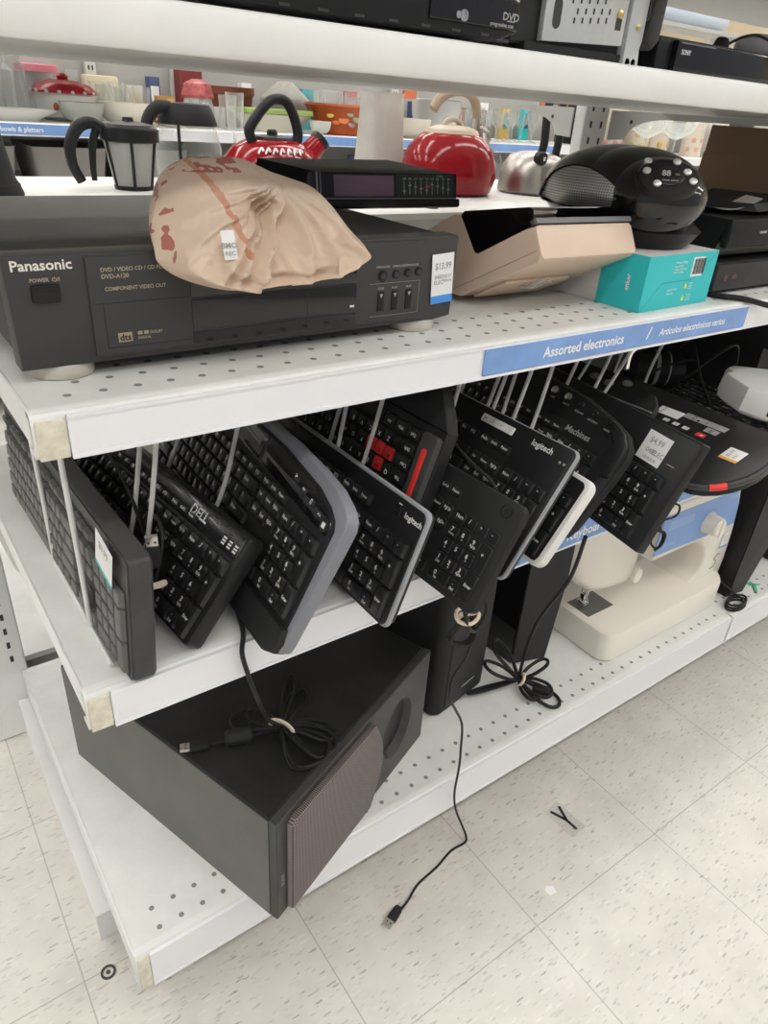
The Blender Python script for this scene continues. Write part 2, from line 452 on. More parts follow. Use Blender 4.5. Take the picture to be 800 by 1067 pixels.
# wire dividers
def divider(xb, xm, xt, yf, yb, label):
    """hoop of wire: two uprights that follow the lean of the keyboards, a foot on the deck"""
    t = thing('wire_divider', label, 'divider', T(xb, yf, SK), 'wire dividers on the keyboard shelf')
    a = MB(); h = .247; m_, t_ = xm-xb, xt-xb; d = yb-yf; z0 = .0045
    a.tube([(0,0,z0), (m_*.30,0,.030), (m_,0,.094), (m_+(t_-m_)*.6,0,.17), (t_,.002,h-.012), (t_,.016,h), (t_,d-.016,h), (t_,d-.002,h-.012), (m_+(t_-m_)*.6,d,.17), (m_,d,.094), (m_*.30,d,.030), (0,d,z0)], .0028, 4, 8)
    part('hoop', a, WIREM, t)
    b = MB(); b.tube([(0,-.070,z0), (0,0,z0), (0,d,z0), (0,d+.02,z0)], .0028, 1, 8)
    part('foot', b, WIREM, t)
DIV = [(.090,.090,.089,.605,.752,'white wire divider leftmost, against the key side of the grey-lit keyboard'),
       (.129,.158,.183,.600,.645,'white wire divider rising between the coiled cable and the scratched keyboard'),
       (.210,.266,.305,.655,.800,'white wire divider rising just right of the keyboard with media keys and cracked gloss strip'),
       (.396,.426,.453,.660,.800,'white wire divider rising behind the blue-grey rimmed keyboard'),
       (.412,.440,.480,.620,.700,'white wire divider in front of the red-keyed keyboard'),
       (.500,.548,.584,.600,.752,'white wire divider at the left end of the keyboard with pale buttons'),
       (.568,.652,.705,.640,.700,'white wire divider left of the rounded keyboard with silver buttons'),
       (.592,.645,.693,.580,.620,'white wire divider over the silver buttons of the rounded keyboard'),
       (.655,.698,.733,.580,.640,'white wire divider behind the keyboard with the square price label'),
       (.758,.815,.873,.640,.752,'white wire divider second from the right under the blue sign'),
       (.832,.893,.955,.640,.752,'white wire divider farthest right under the blue sign'),
       (.844,.922,1.015,.640,.700,''),
       (1.205,1.222,1.280,.745,.82,'')]
NAMES = ['leftmost, against the key side of the grey-lit keyboard','between the coiled cable and the scratched glossy strip keyboard','just right of the scratched glossy strip keyboard','behind the blue-grey rimmed keyboard','crossing in front of the red-keyed keyboard','at the left end of the pale-button keyboard','first right of the pale-button keyboard','second right of the pale-button keyboard','left of the two silver dot buttons','right of the two silver dot buttons','third from the right under the blue sign','second from the right under the blue sign','farthest right under the blue sign']
for d, n_ in zip(DIV, NAMES): divider(*d[:5], 'white wire divider '+n_)

# ------------------------------------------------------------------ keyboards
def layout():
    """standard 104 keys: (x, y, w, h, legend) in key units, x from the left, y up from the bottom row"""
    K = []
    def row(y, x, items):
        for it in items:
            leg, w = it if isinstance(it, tuple) else (it, 1)
            if leg is not None: K.append((x+w/2, y+.5, w, 1, leg))
            x += w
    row(0, 0, [('Ctrl',1.25),('Win',1.25),('Alt',1.25),('',6.25),('Alt',1.25),('Win',1.25),('Menu',1.25),('Ctrl',1.25)])
    row(1, 0, [('Shift',2.25)]+list('ZXCVBNM,./')+[('Shift',2.75)])
    row(2, 0, [('Caps',1.75)]+list('ASDFGHJKL;')+["'",('Enter',2.25)])
    row(3, 0, [('Tab',1.5)]+list('QWERTYUIOP[]')+[('\\',1.5)])
    row(4, 0, list('`1234567890-=')+[('Back',2)])
    row(5.2, 0, ['Esc',(None,1),'F1','F2','F3','F4',(None,.5),'F5','F6','F7','F8',(None,.5),'F9','F10','F11','F12'])
    row(5.2, 15.25, ['PrtSc','ScrLk','Pause'])
    row(4, 15.25, ['Ins','Home','PgUp']); row(3, 15.25, ['Del','End','PgDn'])
    row(1, 16.25, ['^']); row(0, 15.25, ['<','v','>'])
    row(4, 18.5, ['Num','/','*','-']); row(3, 18.5, ['7','8','9']); row(2, 18.5, ['4','5','6']); row(1, 18.5, ['1','2','3']); row(0, 18.5, [('0',2),'.'])
    K.append((22, 3, 1, 2, '+')); K.append((22, 1, 1, 2, 'Enter'))
    return K
LAY = layout()
SUBLEG = {'7':'Home','8':'^','9':'PgUp','4':'<','6':'>','1':'End','2':'v','3':'PgDn','0':'Ins','.':'Del'}
_keys = {}
def key_mesh(w, h, U, leg, style, mats, numpad=False, lscale=1.):
    sig = (w, h, U, leg, style, tuple(x.name for x in mats), numpad)
    if sig in _keys: return _keys[sig]
    b = key_shape(MB(), 0, 0, w, h, U, leg, style, numpad, lscale)
    me = b.mesh('key', mats, 30)
    _keys[sig] = me
    return me
def key_shape(b, cx, cy, w, h, U, leg, style, numpad=False, lscale=1.):
    gap, ins, H, r = {'tall': (.0007,.0021,.0062,.0012), 'mid': (.0012,.0012,.0042,.0012), 'flat': (.0016,.0005,.0022,.0022)}[style]
    W2, H2 = w*U/2-gap, h*U/2-gap
    top = .0009 if style == 'tall' else 0
    def ring(i, z, dy=0): return [(cx+x, cy+y+dy, z) for x, y in rrect(-W2+i, -H2+i, W2-i, H2-i, r, 2)]
    b.mi = 0
    b.loft([ring(0, 0), ring(ins*.75, H-.0007, top), ring(ins+.0007, H, top)], cap0=False)
    if leg:
        b.mi = 1; z = H+.00012
        wi = (W2-ins)*2
        if len(leg) == 1:
            if numpad:
                b.text(leg, cx-wi*.18, cy+top+H2*.28, .0079*lscale, z)
                if leg in SUBLEG: b.text(SUBLEG[leg], cx-wi*.1, cy+top-H2*.42, .0046*lscale, z, maxw=wi*.6)
            else: b.text(leg, cx-wi*.2 if w <= 1.2 else cx-wi*.3, cy+top+.0022, .0078*lscale, z)
        else: b.text(leg, cx-wi*.06 if w < 1.6 else cx-wi*.22, cy+top+.0012, .0058*lscale, z, maxw=min(wi*.8, .014))
        b.mi = 0
    return b
def keys_for(root, L, U, y0, style, kmats, xr, alt=None, fy=None, fh=1., skip=None, left_near=False, numscale=1.):
    """each key its own mesh; the four keys of the end farthest from view past a hundred are one object"""
    ks = []
    for (ux, uy, w, h, leg) in LAY:
        if skip and skip(ux, uy): continue
        x = (ux*U) if left_near else -(22.5-ux)*U
        x += xr
        hh = h
        if uy > 5.1 and fy is not None: y = fy; hh = fh
        else: y = y0+uy*U
        ks.append((x, y, w, hh, leg, ux, uy))
    ks.sort(key=lambda k: k[0] if left_near else -k[0])
    rest = MB()
    for i, (x, y, w, h, leg, ux, uy) in enumerate(ks):
        mats = kmats
        if alt and alt(ux, uy, leg): mats = alt(ux, uy, leg)
        if i < 100:
            o = bpy.data.objects.new('key', key_mesh(w, h, U, leg, style, mats, ux > 18.4, numscale)); COL.objects.link(o)
            o.parent = root; o.location = (x, y, 0.0)
        else: key_shape(rest, x, y, w, h, U, leg, style)
    if len(ks) > 100: part('keys', rest, list(kmats), root, kind='stuff')
    else: rest.bm.free()
def kb_frame(B, Tp, u, k=1.0):
    """origin at the near lower corner of the key face; x along the keyboard towards the viewer, y up the face"""
    B = Vector(B); v = (Vector(Tp)-B).normalized(); x = -Vector(u).normalized()
    z = x.cross(v).normalized(); x = v.cross(z)
    return frame(B, x, v, z) @ Matrix.Scale(k, 4)
def well(b, L, U, y0, xr, rows=6.4, d=.0003):
    for (a, c, r0, r1) in ((0, 15, 0, 5.05), (15.25, 18.25, 0, 5.05), (18.5, 22.5, 0, 5.05), (0, 18.25, 5.2, 6.2)):
        b.ngon(rrect(xr-(22.5-a)*U-.0015, y0+r0*U-.001, xr-(22.5-c)*U+.0015, y0+r1*U+.001, .002, 2), d)

KW = (KEYM, LEG)
# 1 keyboard greyed by painted-in light, leftmost
M = kb_frame((.100,.498,.6085), (.109,.498,.747), (-.028,1,0), .995)
t = thing('keyboard', 'grey-lit keyboard standing leftmost with teal-edged white price label', 'keyboard', M, 'keyboards in the divider rack')
b = MB(); b.prism(rrect(-.462, 0, 0, .142, .008), -.024, 0, .004, .003); b.mi = 1; b.prism(rrect(-.459, .001, -.0015, .1405, .008), -.0005, .0006)
b.mi = 2; well(b, .46, .0195, .005, -.010, d=.0009); part('body', b, [BODYG, BODYG, INKB], t)
keys_for(t, .46, .0195, .005, 'tall', (KEYG, KEYG), -.010, fy=.1175, fh=.62)
b = MB(); b.M = frame_xy((-.069,.1120,.0072), (.045,-.009,0), (.006,.037,0)); b.box(0,0,0,.045,.037,.0004); b.mi = 1; b.box(0,-.0045,0,.045,0,.00045)
b.mi = 2; b.text('$3.99', .022, .025, .011, .0006); 
part('price_label', b, [PAPER, TEALS, INKG], t, label='white price label with teal edge')

# 2 keyboard with cracked glossy strip and media keys
M = kb_frame((.157,.509,.6227), (.239,.517,.722), (-.103,.995,0), .969)
t = thing('keyboard', 'scratched black keyboard second from left with bold white lettering on a glossy strip', 'keyboard', M, 'keyboards in the divider rack')
b = MB(); b.prism(rrect(-.455, 0, 0, .135, .007), -.024, 0, .005, .004); b.mi = 1; well(b, .45, .0195, .004, -.007); part('body', b, [BLK, INKB], t)
DUSTY = mat('gloss_black_scratched', (.020,.020,.021), .22, var=.6, vscale=45, coat=.2)
b = MB(); b.prism(rrect(-.448, .104, -.005, .1325, .003), -.0005, .0016, .0008); part('glossy_strip', b, DUSTY, t)
b = MB(); b.text('DELL', -.094, .1205, .0165, .0018, maxw=.036); part('logo', b, LEG, t)
for k in range(3):
    b = MB(); b.box(-.039+k*.0115, .109, .0016, -.031+k*.0115, .121, .0019); b.mi = 1
    for q in range(3): b.box(-.0382+k*.0115, .1105+q*.0034, .0019, -.0318+k*.0115, .1123+q*.0034, .0020)
    part('media_key', b, [BLKS, LEG], t)
keys_for(t, .45, .0195, .004, 'tall', KW, -.007, fy=.1115, fh=.55)

# 3 big keyboard with blue-grey rim and palm rest
M = kb_frame((.228,.441,.6218), (.301,.438,.771), (.048,.999,0), .971)
t = thing('keyboard', 'large black keyboard with blue-grey rim and rounded palm rest', 'keyboard', M, 'keyboards in the divider rack')
out = [(-.47,.004),(-.46,0)]+[(-.020+.014*math.cos(a),.014+.014*math.sin(a)) for a in (-1.3,-.9,-.5,-.1)]+[(.002,.120),(.004,.160),(.000,.170),(-.012,.178),(-.038,.187),(-.075,.192),(-.150,.197),(-.30,.199),(-.455,.185),(-.47,.17)]
b = MB(); b.prism(out, -.022, -.002, .004, .005); part('rim', b, RIMG, t, label='blue-grey curved rim')
inn = [(-.466,.006),(-.45,.003),(-.022,.003),(-.0135,.012),(-.0115,.060),(-.010,.150),(-.016,.160),(-.030,.168),(-.060,.177),(-.150,.187),(-.30,.189),(-.452,.178),(-.466,.165)]
b = MB(); b.prism(inn, -.004, .001, .001); b.mi = 1; well(b, .46, .0192, .038, -.018, d=.0013); part('body', b, [BLK, INKB], t)
pal = [(-.466,-.004),(-.03,-.006),(-.012,.002),(-.0075,.016),(-.010,.033),(-.466,.034)]
b = MB(); b.prism(pal, -.016, .0065, .006, .004); part('palm_rest', b, BLKM, t)
b = MB(); b.prism([(-.30,.160),(-.018,.141),(-.012,.150),(-.018,.158),(-.032,.166),(-.062,.175),(-.150,.185),(-.30,.187)], 0, .0026, .001); part('media_panel', b, BLKG, t)
for k in range(4):
    b = MB(); b.M = T(-.036-k*.021, .1545+k*.0048, .0026) @ RZ(-.12); key_shape(b, 0, 0, .62, .55, .0192, ['>>','[]','<<','>'][k], 'flat'); part('media_key', b, list(KW), t)
b = MB(); b.M = T(-.0235,.150,.0026); b.cyl(0,0,0,.0016,.0075,20,.0005); b.mi = 1; b.box(-.003,-.003,.0016,.003,.003,.0018); part('power_button', b, [BLKS, LEG], t)
keys_for(t, .46, .0192, .038, 'tall', KW, -.018, fy=.1405, fh=.7)

# 4 keyboard with silver-grey rim, logo near the corner
M = kb_frame((.355,.435,.6133), (.404,.435,.746), (.014,1,0), .986)
t = thing('keyboard', 'black keyboard with silver rim and white logo, in front of the red-keyed one', 'keyboard', M, 'keyboards in the divider rack')
b = MB(); b.prism(rrect(-.460, 0, 0, .145, .010), -.0085, -.0015, .003, .002); part('rim', b, RIMG2, t, label='silver-grey rim')
b = MB(); b.prism(rrect(-.457, .003, -.003, .142, .009), -.018, -.008, 0, .004); b.prism(rrect(-.456, .002, -.0035, .1415, .009), -.003, .0004, .001); b.mi = 1; well(b, .45, .0192, .006, -.011, d=.0007); part('body', b, [BLK, INKB], t)
b = MB(); b.text('logitech', -.0195, .1265, .0135, .0007, maxw=.030); part('logo', b, LEG, t)
b = MB(); b.M = T(-.047,.1265,.0004); b.cyl(0,0,0,.0012,.0055,18,.0004); b.mi = 1; b.box(-.003,.008,0,.003,.0092,.0003); part('indicator', b, [BLKG, LEG], t)
keys_for(t, .45, .0192, .006, 'tall', KW, -.011, fy=.1165, fh=.8)

# 5 gaming keyboard, upside down with its left end towards the viewer
Tt = Vector((.487,.512,.792)); dn = Vector((-.031,.0,-.092)).normalized(); xa = Vector((-.02,1,0)).normalized()
zz = xa.cross(dn).normalized(); M = frame(Tt, dn.cross(zz), dn, zz)
t = thing('keyboard', 'black gaming keyboard upside down with red letter keys and red end strip', 'keyboard', M, 'keyboards in the divider rack')
b = MB(); b.prism([(0,0),(.46,0),(.46,.172),(.006,.172),(0,.166)], -.020, .002, .003, .003)
b.mi = 1; b.ngon(rrect(.036,.006,.448,.130,.003), .0024); part('body', b, [BLK, INKB], t)
b = MB(); b.prism([(0,0),(.012,-.018),(.040,-.052),(.42,-.052),(.46,-.01),(.46,0)], -.020, .001, .003, .003); part('palm_rest', b, BLKM, t)
b = MB(); b.prism(rrect(.002,.008,.031,.150,.005), .0015, .0105, .004); part('end_cap', b, BODYG, t)
b = MB(); b.prism(rrect(.0125,.026,.0205,.116,.003), .0095, .0122, .001); b.mi = 1; b.M = T(.0165,.119,.0108); b.lathe([(.0050,0),(.0050,.0020),(.0026,.0020),(.0026,0)], 18, cap0=False, cap1=False); part('light_strip', b, [KEYR, BLKS], t, label='red strip')
red = {'W','A','S','D'}
keys_for(t, .46, .0192, .008, 'tall', KW, .036, alt=lambda ux, uy, leg: (KEYR, INKB) if leg in red else None, fy=.118, skip=lambda ux, uy: ux > 18.3, left_near=True)

# 6 plain wireless-looking keyboard with flat keys
M = kb_frame((.453,.402,.6149), (.518,.404,.736), (-.025,1,0), .984)
t = thing('keyboard', 'plain black keyboard with flat keys and round emblem hanging over the shelf lip', 'keyboard', M, 'keyboards in the divider rack')
b = MB(); b.prism(rrect(-.452, 0, 0, .1415, .012), -.016, 0, .0025, .005); part('body', b, BLKM, t)
b = MB(); b.M = T(-.0235,.1275,.0); b.lathe([(.0082,0),(.0082,.0006),(.0074,.0006),(.0074,0)], 28, cap0=False, cap1=False); b.text('O', 0, 0, .009, .0003); part('emblem', b, BLKS, t)
keys_for(t, .45, .0188, .008, 'flat', KW, -.012, fy=.1165, fh=.7)

# 7 keyboard with a row of pale buttons
M = kb_frame((.529,.433,.6181), (.627,.431,.771), (.024,1,0), .978)
t = thing('keyboard', 'black keyboard with a pale four-button strip near its top edge', 'keyboard', M, 'keyboards in the divider rack')
b = MB(); b.prism(rrect(-.460, 0, 0, .187, .010), -.0085, -.002, .003, .002); part('rim', b, RIMG2, t, label='silver edge')
b = MB(); b.prism(rrect(-.457, .003, -.0035, .184, .009), -.020, -.008, 0, .004); b.prism(rrect(-.458, .002, -.003, .1855, .009), -.003, .0006, .0015); b.mi = 1; well(b, .45, .0195, .030, -.009, d=.0009); part('body', b, [BLK, INKB], t)
b = MB(); b.text('logitech', -.0525, .1705, .0155, .0008, maxw=.036); part('logo', b, LEG, t)
for k in range(4):
    b = MB(); b.M = T(-.1585+k*.0155,.1710,.0006); b.box(-.0075,-.0055,0,.0075,.0055,.0035,.0012); b.mi = 1; b.text(['♪','II','+','-'][k] if k else 'M', 0, 0, .006, .0037); part('media_button', b, [KEYL, INKG], t, label='pale button')
b = MB(); b.box(-.019,.163,.0006,-.016,.166,.0009); b.box(-.012,.163,.0006,-.009,.166,.0009); part('indicator', b, INKG, t)
keys_for(t, .45, .0195, .030, 'mid', KW, -.009, fy=.1455, fh=.75)

# 8 white-framed keyboard, only its near end shows
M = kb_frame((.590,.431,.617), (.658,.424,.725), (.10,.995,0), .979)
t = thing('keyboard', 'black keyboard in a thick white frame squeezed behind the pale-button keyboard', 'keyboard', M, 'keyboards in the divider rack')
b = MB(); b.prism(rrect(-.44, 0, 0, .132, .014), -.018, .001, .004, .004); part('rim', b, RIMW, t, label='white frame')
b = MB(); b.prism(rrect(-.434, .006, -.007, .126, .009), -.003, .0016, .0006); b.mi = 1; well(b, .43, .0185, .008, -.010, d=.0018); part('body', b, [BLK, INKB], t)
keys_for(t, .43, .0185, .010, 'tall', KW, -.011, fy=.112, fh=.7)

# 9 rounded keyboard with silver dots
M = kb_frame((.670,.457,.626), (.758,.449,.752), (.083,.997,0), .960)
t = thing('keyboard', 'rounded black keyboard with silver dot buttons and grey lettering', 'keyboard', M, 'keyboards in the divider rack')
out = [(-.46,-.004),(-.02,-.006),(-.006,.002),(0,.02),(.006,.10),(.006,.135),(.0,.152),(-.018,.168),(-.05,.178),(-.11,.190),(-.20,.196),(-.46,.19)]
b = MB(); b.prism(out, -.024, -.004, .004, .006); b.mi = 1; b.prism(offset(out, .003), -.006, .001, .003); b.mi = 2; well(b, .45, .0195, .022, -.030, d=.0014); part('body', b, [BLKM, BLK, INKB], t)
b = MB(); b.prism([(-.020,.112),(-.010,.098),(.004,.100),(.0055,.133),(0,.150),(-.016,.165),(-.045,.175),(-.040,.160),(-.024,.148)], .0, .006, .004); part('corner_grip', b, BLKS, t)
b = MB(); b.prism([(-.026,-.003),(-.008,.003),(-.002,.02),(.003,.098),(-.012,.096),(-.020,.03)], -.002, .008, .005); part('side_grip', b, BLKM, t)
b = MB(); b.text('eMachines', -.089, .1355, .0165, .0012, maxw=.055); part('logo', b, INKG, t)
for k in range(5):
    big = k < 2
    b = MB(); b.M = T(-.169+k*.030,.177-.0006*k-.0016*max(0,k-1),.001); b.lathe([(.0062 if big else .0045, 0), (.0060 if big else .0043, .0018), (.0035, .0032)], 18, sx=1.15); part('dot_button', b, CHROME if big else BLKS, t, label='silver dot button' if big else None)
    b = MB(); b.text(['mail','search','internet','calculator','music'][k], -.166+k*.030, .1665-.0008*k-.0018*max(0,k-1), .0052, .0012); part('button_caption', b, INKG, t)
keys_for(t, .45, .0195, .022, 'tall', KW, -.030, fy=.1275, fh=.6)

# 10 keyboard with the square price label
M = kb_frame((.740,.391,.6156), (.807,.379,.765), (.188,.982,0), .984)
t = thing('keyboard', 'wide-bordered black keyboard with a square white price label, nearest the viewer', 'keyboard', M, 'keyboards in the divider rack')
b = MB(); b.prism(rrect(-.460, 0, 0, .168, .004), -.020, 0, .004, .004); b.mi = 1; well(b, .45, .0192, .008, -.020); part('body', b, [BLK, INKB], t)
b = MB(); b.M = frame_xy((-.087,.112,.0008), (.0425,-.001,0), (.001,.042,0)); b.box(0,0,-.0004,.044,.042,.0003)
b.mi = 1; b.text('$4.99', .0215, .030, .0115, .0005); b.text('0482', .0205, .016, .010, .0005); b.text('ELEC', .033, .016, .010, .0005)
for q in range(9): b.box(.012+q*.0028,.0035,.0003,.012+q*.0028+.0008*(1+q%2),.0075,.0005)
part('price_label', b, [PAPER, INKG], t, label='square white price label')
b = MB(); b.box(-.034,.122,.0002,-.020,.1232,.0006); part('indicator', b, GOLDP, t)
keys_for(t, .45, .0192, .008, 'tall', KW, -.020, fy=.122, fh=.7, skip=lambda ux, uy: uy > 5 and ux > 15)

# 11 half hidden keyboard with oval silver buttons, rounded end
B_, T_ = Vector((.844,.562,.631)), Vector((.966,.552,.728))
M = kb_frame(B_, T_, (.20,.98,0))
t = thing('keyboard', 'rounded black keyboard end with oval silver buttons behind the square price label', 'keyboard', M, 'keyboards in the divider rack')
w_ = (T_-B_).length
out = [(-.34,0),(-.02,0),(-.004,.01),(0,.03),(.002,.115),(.002,.140),(-.004,.158),(-.022,.174),(-.06,.186),(-.12,.190),(-.34,.190)]
b = MB(); b.prism(out, -.015, 0, .006, .004); b.mi = 1; b.box(-.33,.1405,-.001,-.001,.1420,.0022); part('body', b, [BLKM, RIMG2], t)
for q, (bx, by) in enumerate(((-.085,.176),(-.118,.165),(-.155,.168))):
    b = MB(); b.M = T(bx,by,0); b.lathe([(.0085,0),(.0080,.0018),(.005,.003)], 20, sx=1.25, sy=.8); part('oval_button', b, STEEL, t, label='silver oval button')

# 12 keyboard lying upside down, rounded near end, stickers on its base
P0, P1 = Vector((.934,.449,.650)), Vector((1.108,.437,.699))
a_ = Vector((.075,.985,0)).normalized()
xd = (P1-P0).normalized(); zd = xd.cross(a_).normalized(); yd = zd.cross(xd)
M = frame(P0, xd, yd, zd)
t = thing('keyboard', 'black keyboard lying face down with a rounded red-marked edge and base labels', 'keyboard', M, 'keyboards lying at the right end')
W_ = (P1-P0).length
arc = [(W_*.5+ (W_*.5+.004)*math.cos(a), .014-.066*math.sin(a)) for a in [PI*i/12 for i in range(13)]]
out = list(reversed(arc))+[(W_+.006,.275),(0,.275)]
b = MB(); b.prism(out, -.026, 0, .005, .003); part('body', b, BLK, t)
ed = [(x, y, -.007) for x, y in reversed(arc)]
b = MB(); b.tube(ed, .0052, 2, 8); part('edge_trim', b, BODYG, t, label='grey edge trim')
b = MB(); b.tube([(W_*.5+(W_*.5+.004)*math.cos(a), .014-.066*math.sin(a), -.007) for a in [PI+.50+.055*q for q in range(7)]][::-1] if False else [(W_*.5+(W_*.5+.004)*math.cos(a), .014-.066*math.sin(a), -.007) for a in [PI-.62-.06*q for q in range(6)]], .0056, 1, 10); part('edge_mark', b, KEYR, t, label='small red mark')
def sticker(x, y, wx, wy, mats, texts, stripe=None, rot=0):
    b = MB(); b.M = T(x,y,.0003) @ RZ(rot); b.box(0,0,-.0002,wx,wy,.0002); b.mi = 1
    for s, tx, ty, sz in texts: b.text(s, tx, ty, sz, .0004, 'L', maxw=wx*.9)
    if stripe: b.mi = 2; b.box(0,0,.0001,stripe,wy,.0003)
    part('sticker', b, mats, t)
GREYL = mat('label_grey', (.33,.33,.33), .5)
sticker(.122,.128,.022,.046,[PAPER,INKG],[('MODEL',.002,.034,.006)], rot=.05)
sticker(.138,.048,.014,.080,[GREYL,INKB],[('ID 30',.002,.06,.006),('CE FCC',.002,.035,.005)], rot=.03)
sticker(.122,.052,.013,.024,[GREYL,INKB],[('FC',.002,.010,.008)], rot=.03)
sticker(.104,.062,.010,.016,[KEYR,PAPER],[('e',.002,.004,.010)])
for q in range(3): sticker(.106,.095+.020*q,.008,.011,[PAPER,INKG],[('CE',.001,.003,.005)])
sticker(.080,-.017,.034,.030,[PAPER,INKG,ORNG],[('$5.99',.009,.018,.009),('ELEC',.009,.008,.006)], stripe=.006, rot=.06)
for px_, py_ in ((.03,.06),(.04,.22),(.14,.10),(.165,.05),(.15,.25)):
    b = MB(); b.M = T(px_,py_,0); b.lathe([(.0035,0),(.0035,.0004),(.002,.0006)], 12); part('screw', b, BLKM, t)

# 13 keyboard lying flat, keys up, right of the face-down one
M = frame_xy((1.185,.43,.632), (.27,-.963,.0), (.963,.27,0.0))
M = frame((1.300,.452,.628), Vector((-.17,-.985,0)).normalized(), Vector((.985,-.17,.0)).normalized(), Vector((0,0,1)))
t = thing('keyboard', 'black keyboard lying flat with keys up beside the face-down keyboard', 'keyboard', M, 'keyboards lying at the right end')
b = MB(); b.prism(rrect(-.452, -.078, 0, .092, .01), -.020, 0, .004, .004); part('body', b, BLK, t)
keys_for(t, .45, .0192, -.040, 'mid', (KEYM, LEG), -.012, fy=.078, fh=.7)

# ------------------------------------------------------------------ middle shelf: disc player
DVDM = mat('dvd_graphite', (.052,.052,.051), .40, bump=.05, bscale=1500)
DVDT = mat('dvd_top_graphite', (.045,.045,.045), .45, bump=.15, bscale=2500)
FEET = mat('foot_pale_metal', (.60,.57,.50), .35, metal=.35)
t = thing('disc_player', 'wide graphite disc player with blue-striped price label, under the plastic bag', 'disc player', T(.297, .76, SM), None)
fx0, fx1, fy, fz0, fz1 = .0655, .5275, .575, SM+.0125, SM+.1035
b = MB(); b.box(fx0+.004, fy+.018, fz0+.004, fx1-.004, fy+.372, fz1-.002, .004); part('casing', b, DVDT, t, local=False)
b = MB(); b.M = frame((0, fy+.02, 0), (1,0,0), (0,0,1), (0,-1,0))
b.prism([(fx0,fz1-.002),(fx0+.0015,fz0+.0),(fx0+.006,fz0-.0),(.500,fz0+.0),(.525,fz0+.003),(fx1,fz1-.002),(fx1-.002,fz1),(fx0+.002,fz1)], -.004, .020, .0025)
b.prism([(.127,fz1-.003),(.1268,fz0+.0065),(.129,fz0+.005),(.478,fz0+.006),(.479,fz1-.003)], .018, .0225, .0012)
b.mi = 1
for z_ in (fz0+.0485,): b.box(.215, z_, .0224, .39, z_+.0006, .0227)
b.box(.130, fz0+.050, .0224, .214, fz0+.0505, .0226); b.box(.137, fz0+.012, .0224, .1376, fz0+.0495, .0226); b.box(.137, fz0+.012, .0224, .213, fz0+.0125, .0226)
FP = part('front_panel', b, [DVDM, INKB], t, local=False)
def on_front(b): b.M = frame((0, fy, 0), (1,0,0), (0,0,1), (0,-1,0)); return b
b = on_front(MB()); b.prism(rrect(.214, fz0+.0075, .392, fz0+.0475, .001), .0022, .0032, .0005); b.prism(rrect(.214, fz0+.0495, .392, fz0+.0645, .001), .0022, .0032, .0005)
b.mi = 1; b.box(.3335, fz0+.009, .0031, .334, fz0+.046, .0034); b.box(.314, fz0+.0505, .0031, .3145, fz0+.0635, .0034); b.mi = 2
b.text('DVD', .324, fz0+.0585, .0065, .0035, sx=1.5); b.lathe([(.0001,.0033),(.009,.0033),(.0001,.0034)], 20) if False else b.box(.316, fz0+.0523, .0032, .332, fz0+.0540, .0034)
b.box(.384, fz0+.0255, .0032, .389, fz0+.0275, .0034)
part('display_window', b, [BLKG, BODYG, INKW], FP, local=False)
b = on_front(MB()); b.prism(rrect(.0835, fz0+.055, .1055, fz0+.0685, .002), -.001, .0032, .0012); part('power_button', b, BLK, FP, local=False)
b = on_front(MB()); b.text('Panasonic', .0945, fz0+.0835, .0118, .0004, sx=1.05, maxw=.0455); part('logo', b, mat('logo_pale', (.74,.71,.64), .35), FP, local=False)
b = on_front(MB())
for s, x, z, sz in (('POWER  ⏻/I', .0835, fz0+.0712, .0042), ('DVD / VIDEO CD / CD PLAYER', .1385, fz0+.076, .0046), ('DVD-A120', .1385, fz0+.0705, .0050), ('COMPONENT VIDEO OUT', .140, fz0+.0605, .0044)): b.text(s, x, z, sz, .0026, 'L')
b.text('DIGITAL', .1635, fz0+.0175, .0032, .0026, 'L'); b.box(.1635, fz0+.0215, .0026, .1675, fz0+.0245, .0027); b.box(.169, fz0+.0215, .0026, .173, fz0+.0245, .0027); b.text('DOLBY', .1745, fz0+.0215, .0035, .0026, 'L')
b.box(.1465, fz0+.0165, .0025, .1585, fz0+.0245, .0027); b.mi = 1; b.text('dts', .1525, fz0+.0205, .008, .0029)
part('printing', b, [GOLDP, INKB], FP, local=False)
for k, x in enumerate((.424, .441, .4565, .471)):
    b = on_front(MB()); b.M = b.M @ T(x, fz0+.0545+.0006*k, .0022); r = .0058 if k == 0 else .0046
    b.lathe([(r,0),(r,.0016),(r-.0006,.0018)], 18); b.mi = 1; b.lathe([(r*.55,.0018),(r*.55,.0024),(r*.4,.0026)], 14); part('round_button', b, [BLK, DVDM], FP, local=False)
for k, x in enumerate((.419, .437, .456)):
    b = on_front(MB()); b.prism(rrect(x, fz0+.0175, x+.0085, fz0+.0385, .0012), .0022, .0036, .0008); b.mi = 1; b.M = b.M @ T(x+.0042, fz0+.034, .0037); b.ngon([(-.002,.002),(.002,.002),(0,-.0025)]); part('rocker_button', b, [BLK, INKG], FP, local=False)
b = on_front(MB())
for x in (.419, .437, .456): b.text('STOP' if x < .42 else 'PLAY', x+.004, fz0+.0415, .0032, .0026)
for x in (.424, .445, .462): b.text('OPEN/CLOSE', x, fz0+.0635, .003, .0026)
b.box(.408, fz0+.0465, .0024, .474, fz0+.0468, .0026); b.box(.474, fz0+.0125, .0024, .4743, fz0+.0468, .0026); b.box(.41, fz0+.0125, .0024, .474, fz0+.0128, .0026)
part('button_captions', b, INKG, FP, local=False)
b = on_front(MB()); b.M = b.M @ T(.4935, fz0+.0185, .0012) @ RZ(.06); b.box(0,0,0,.0305,.0535,.0005); b.mi = 1; b.text('$13.99', .0155, .040, .0105, .0007, maxw=.023, sx=.85)
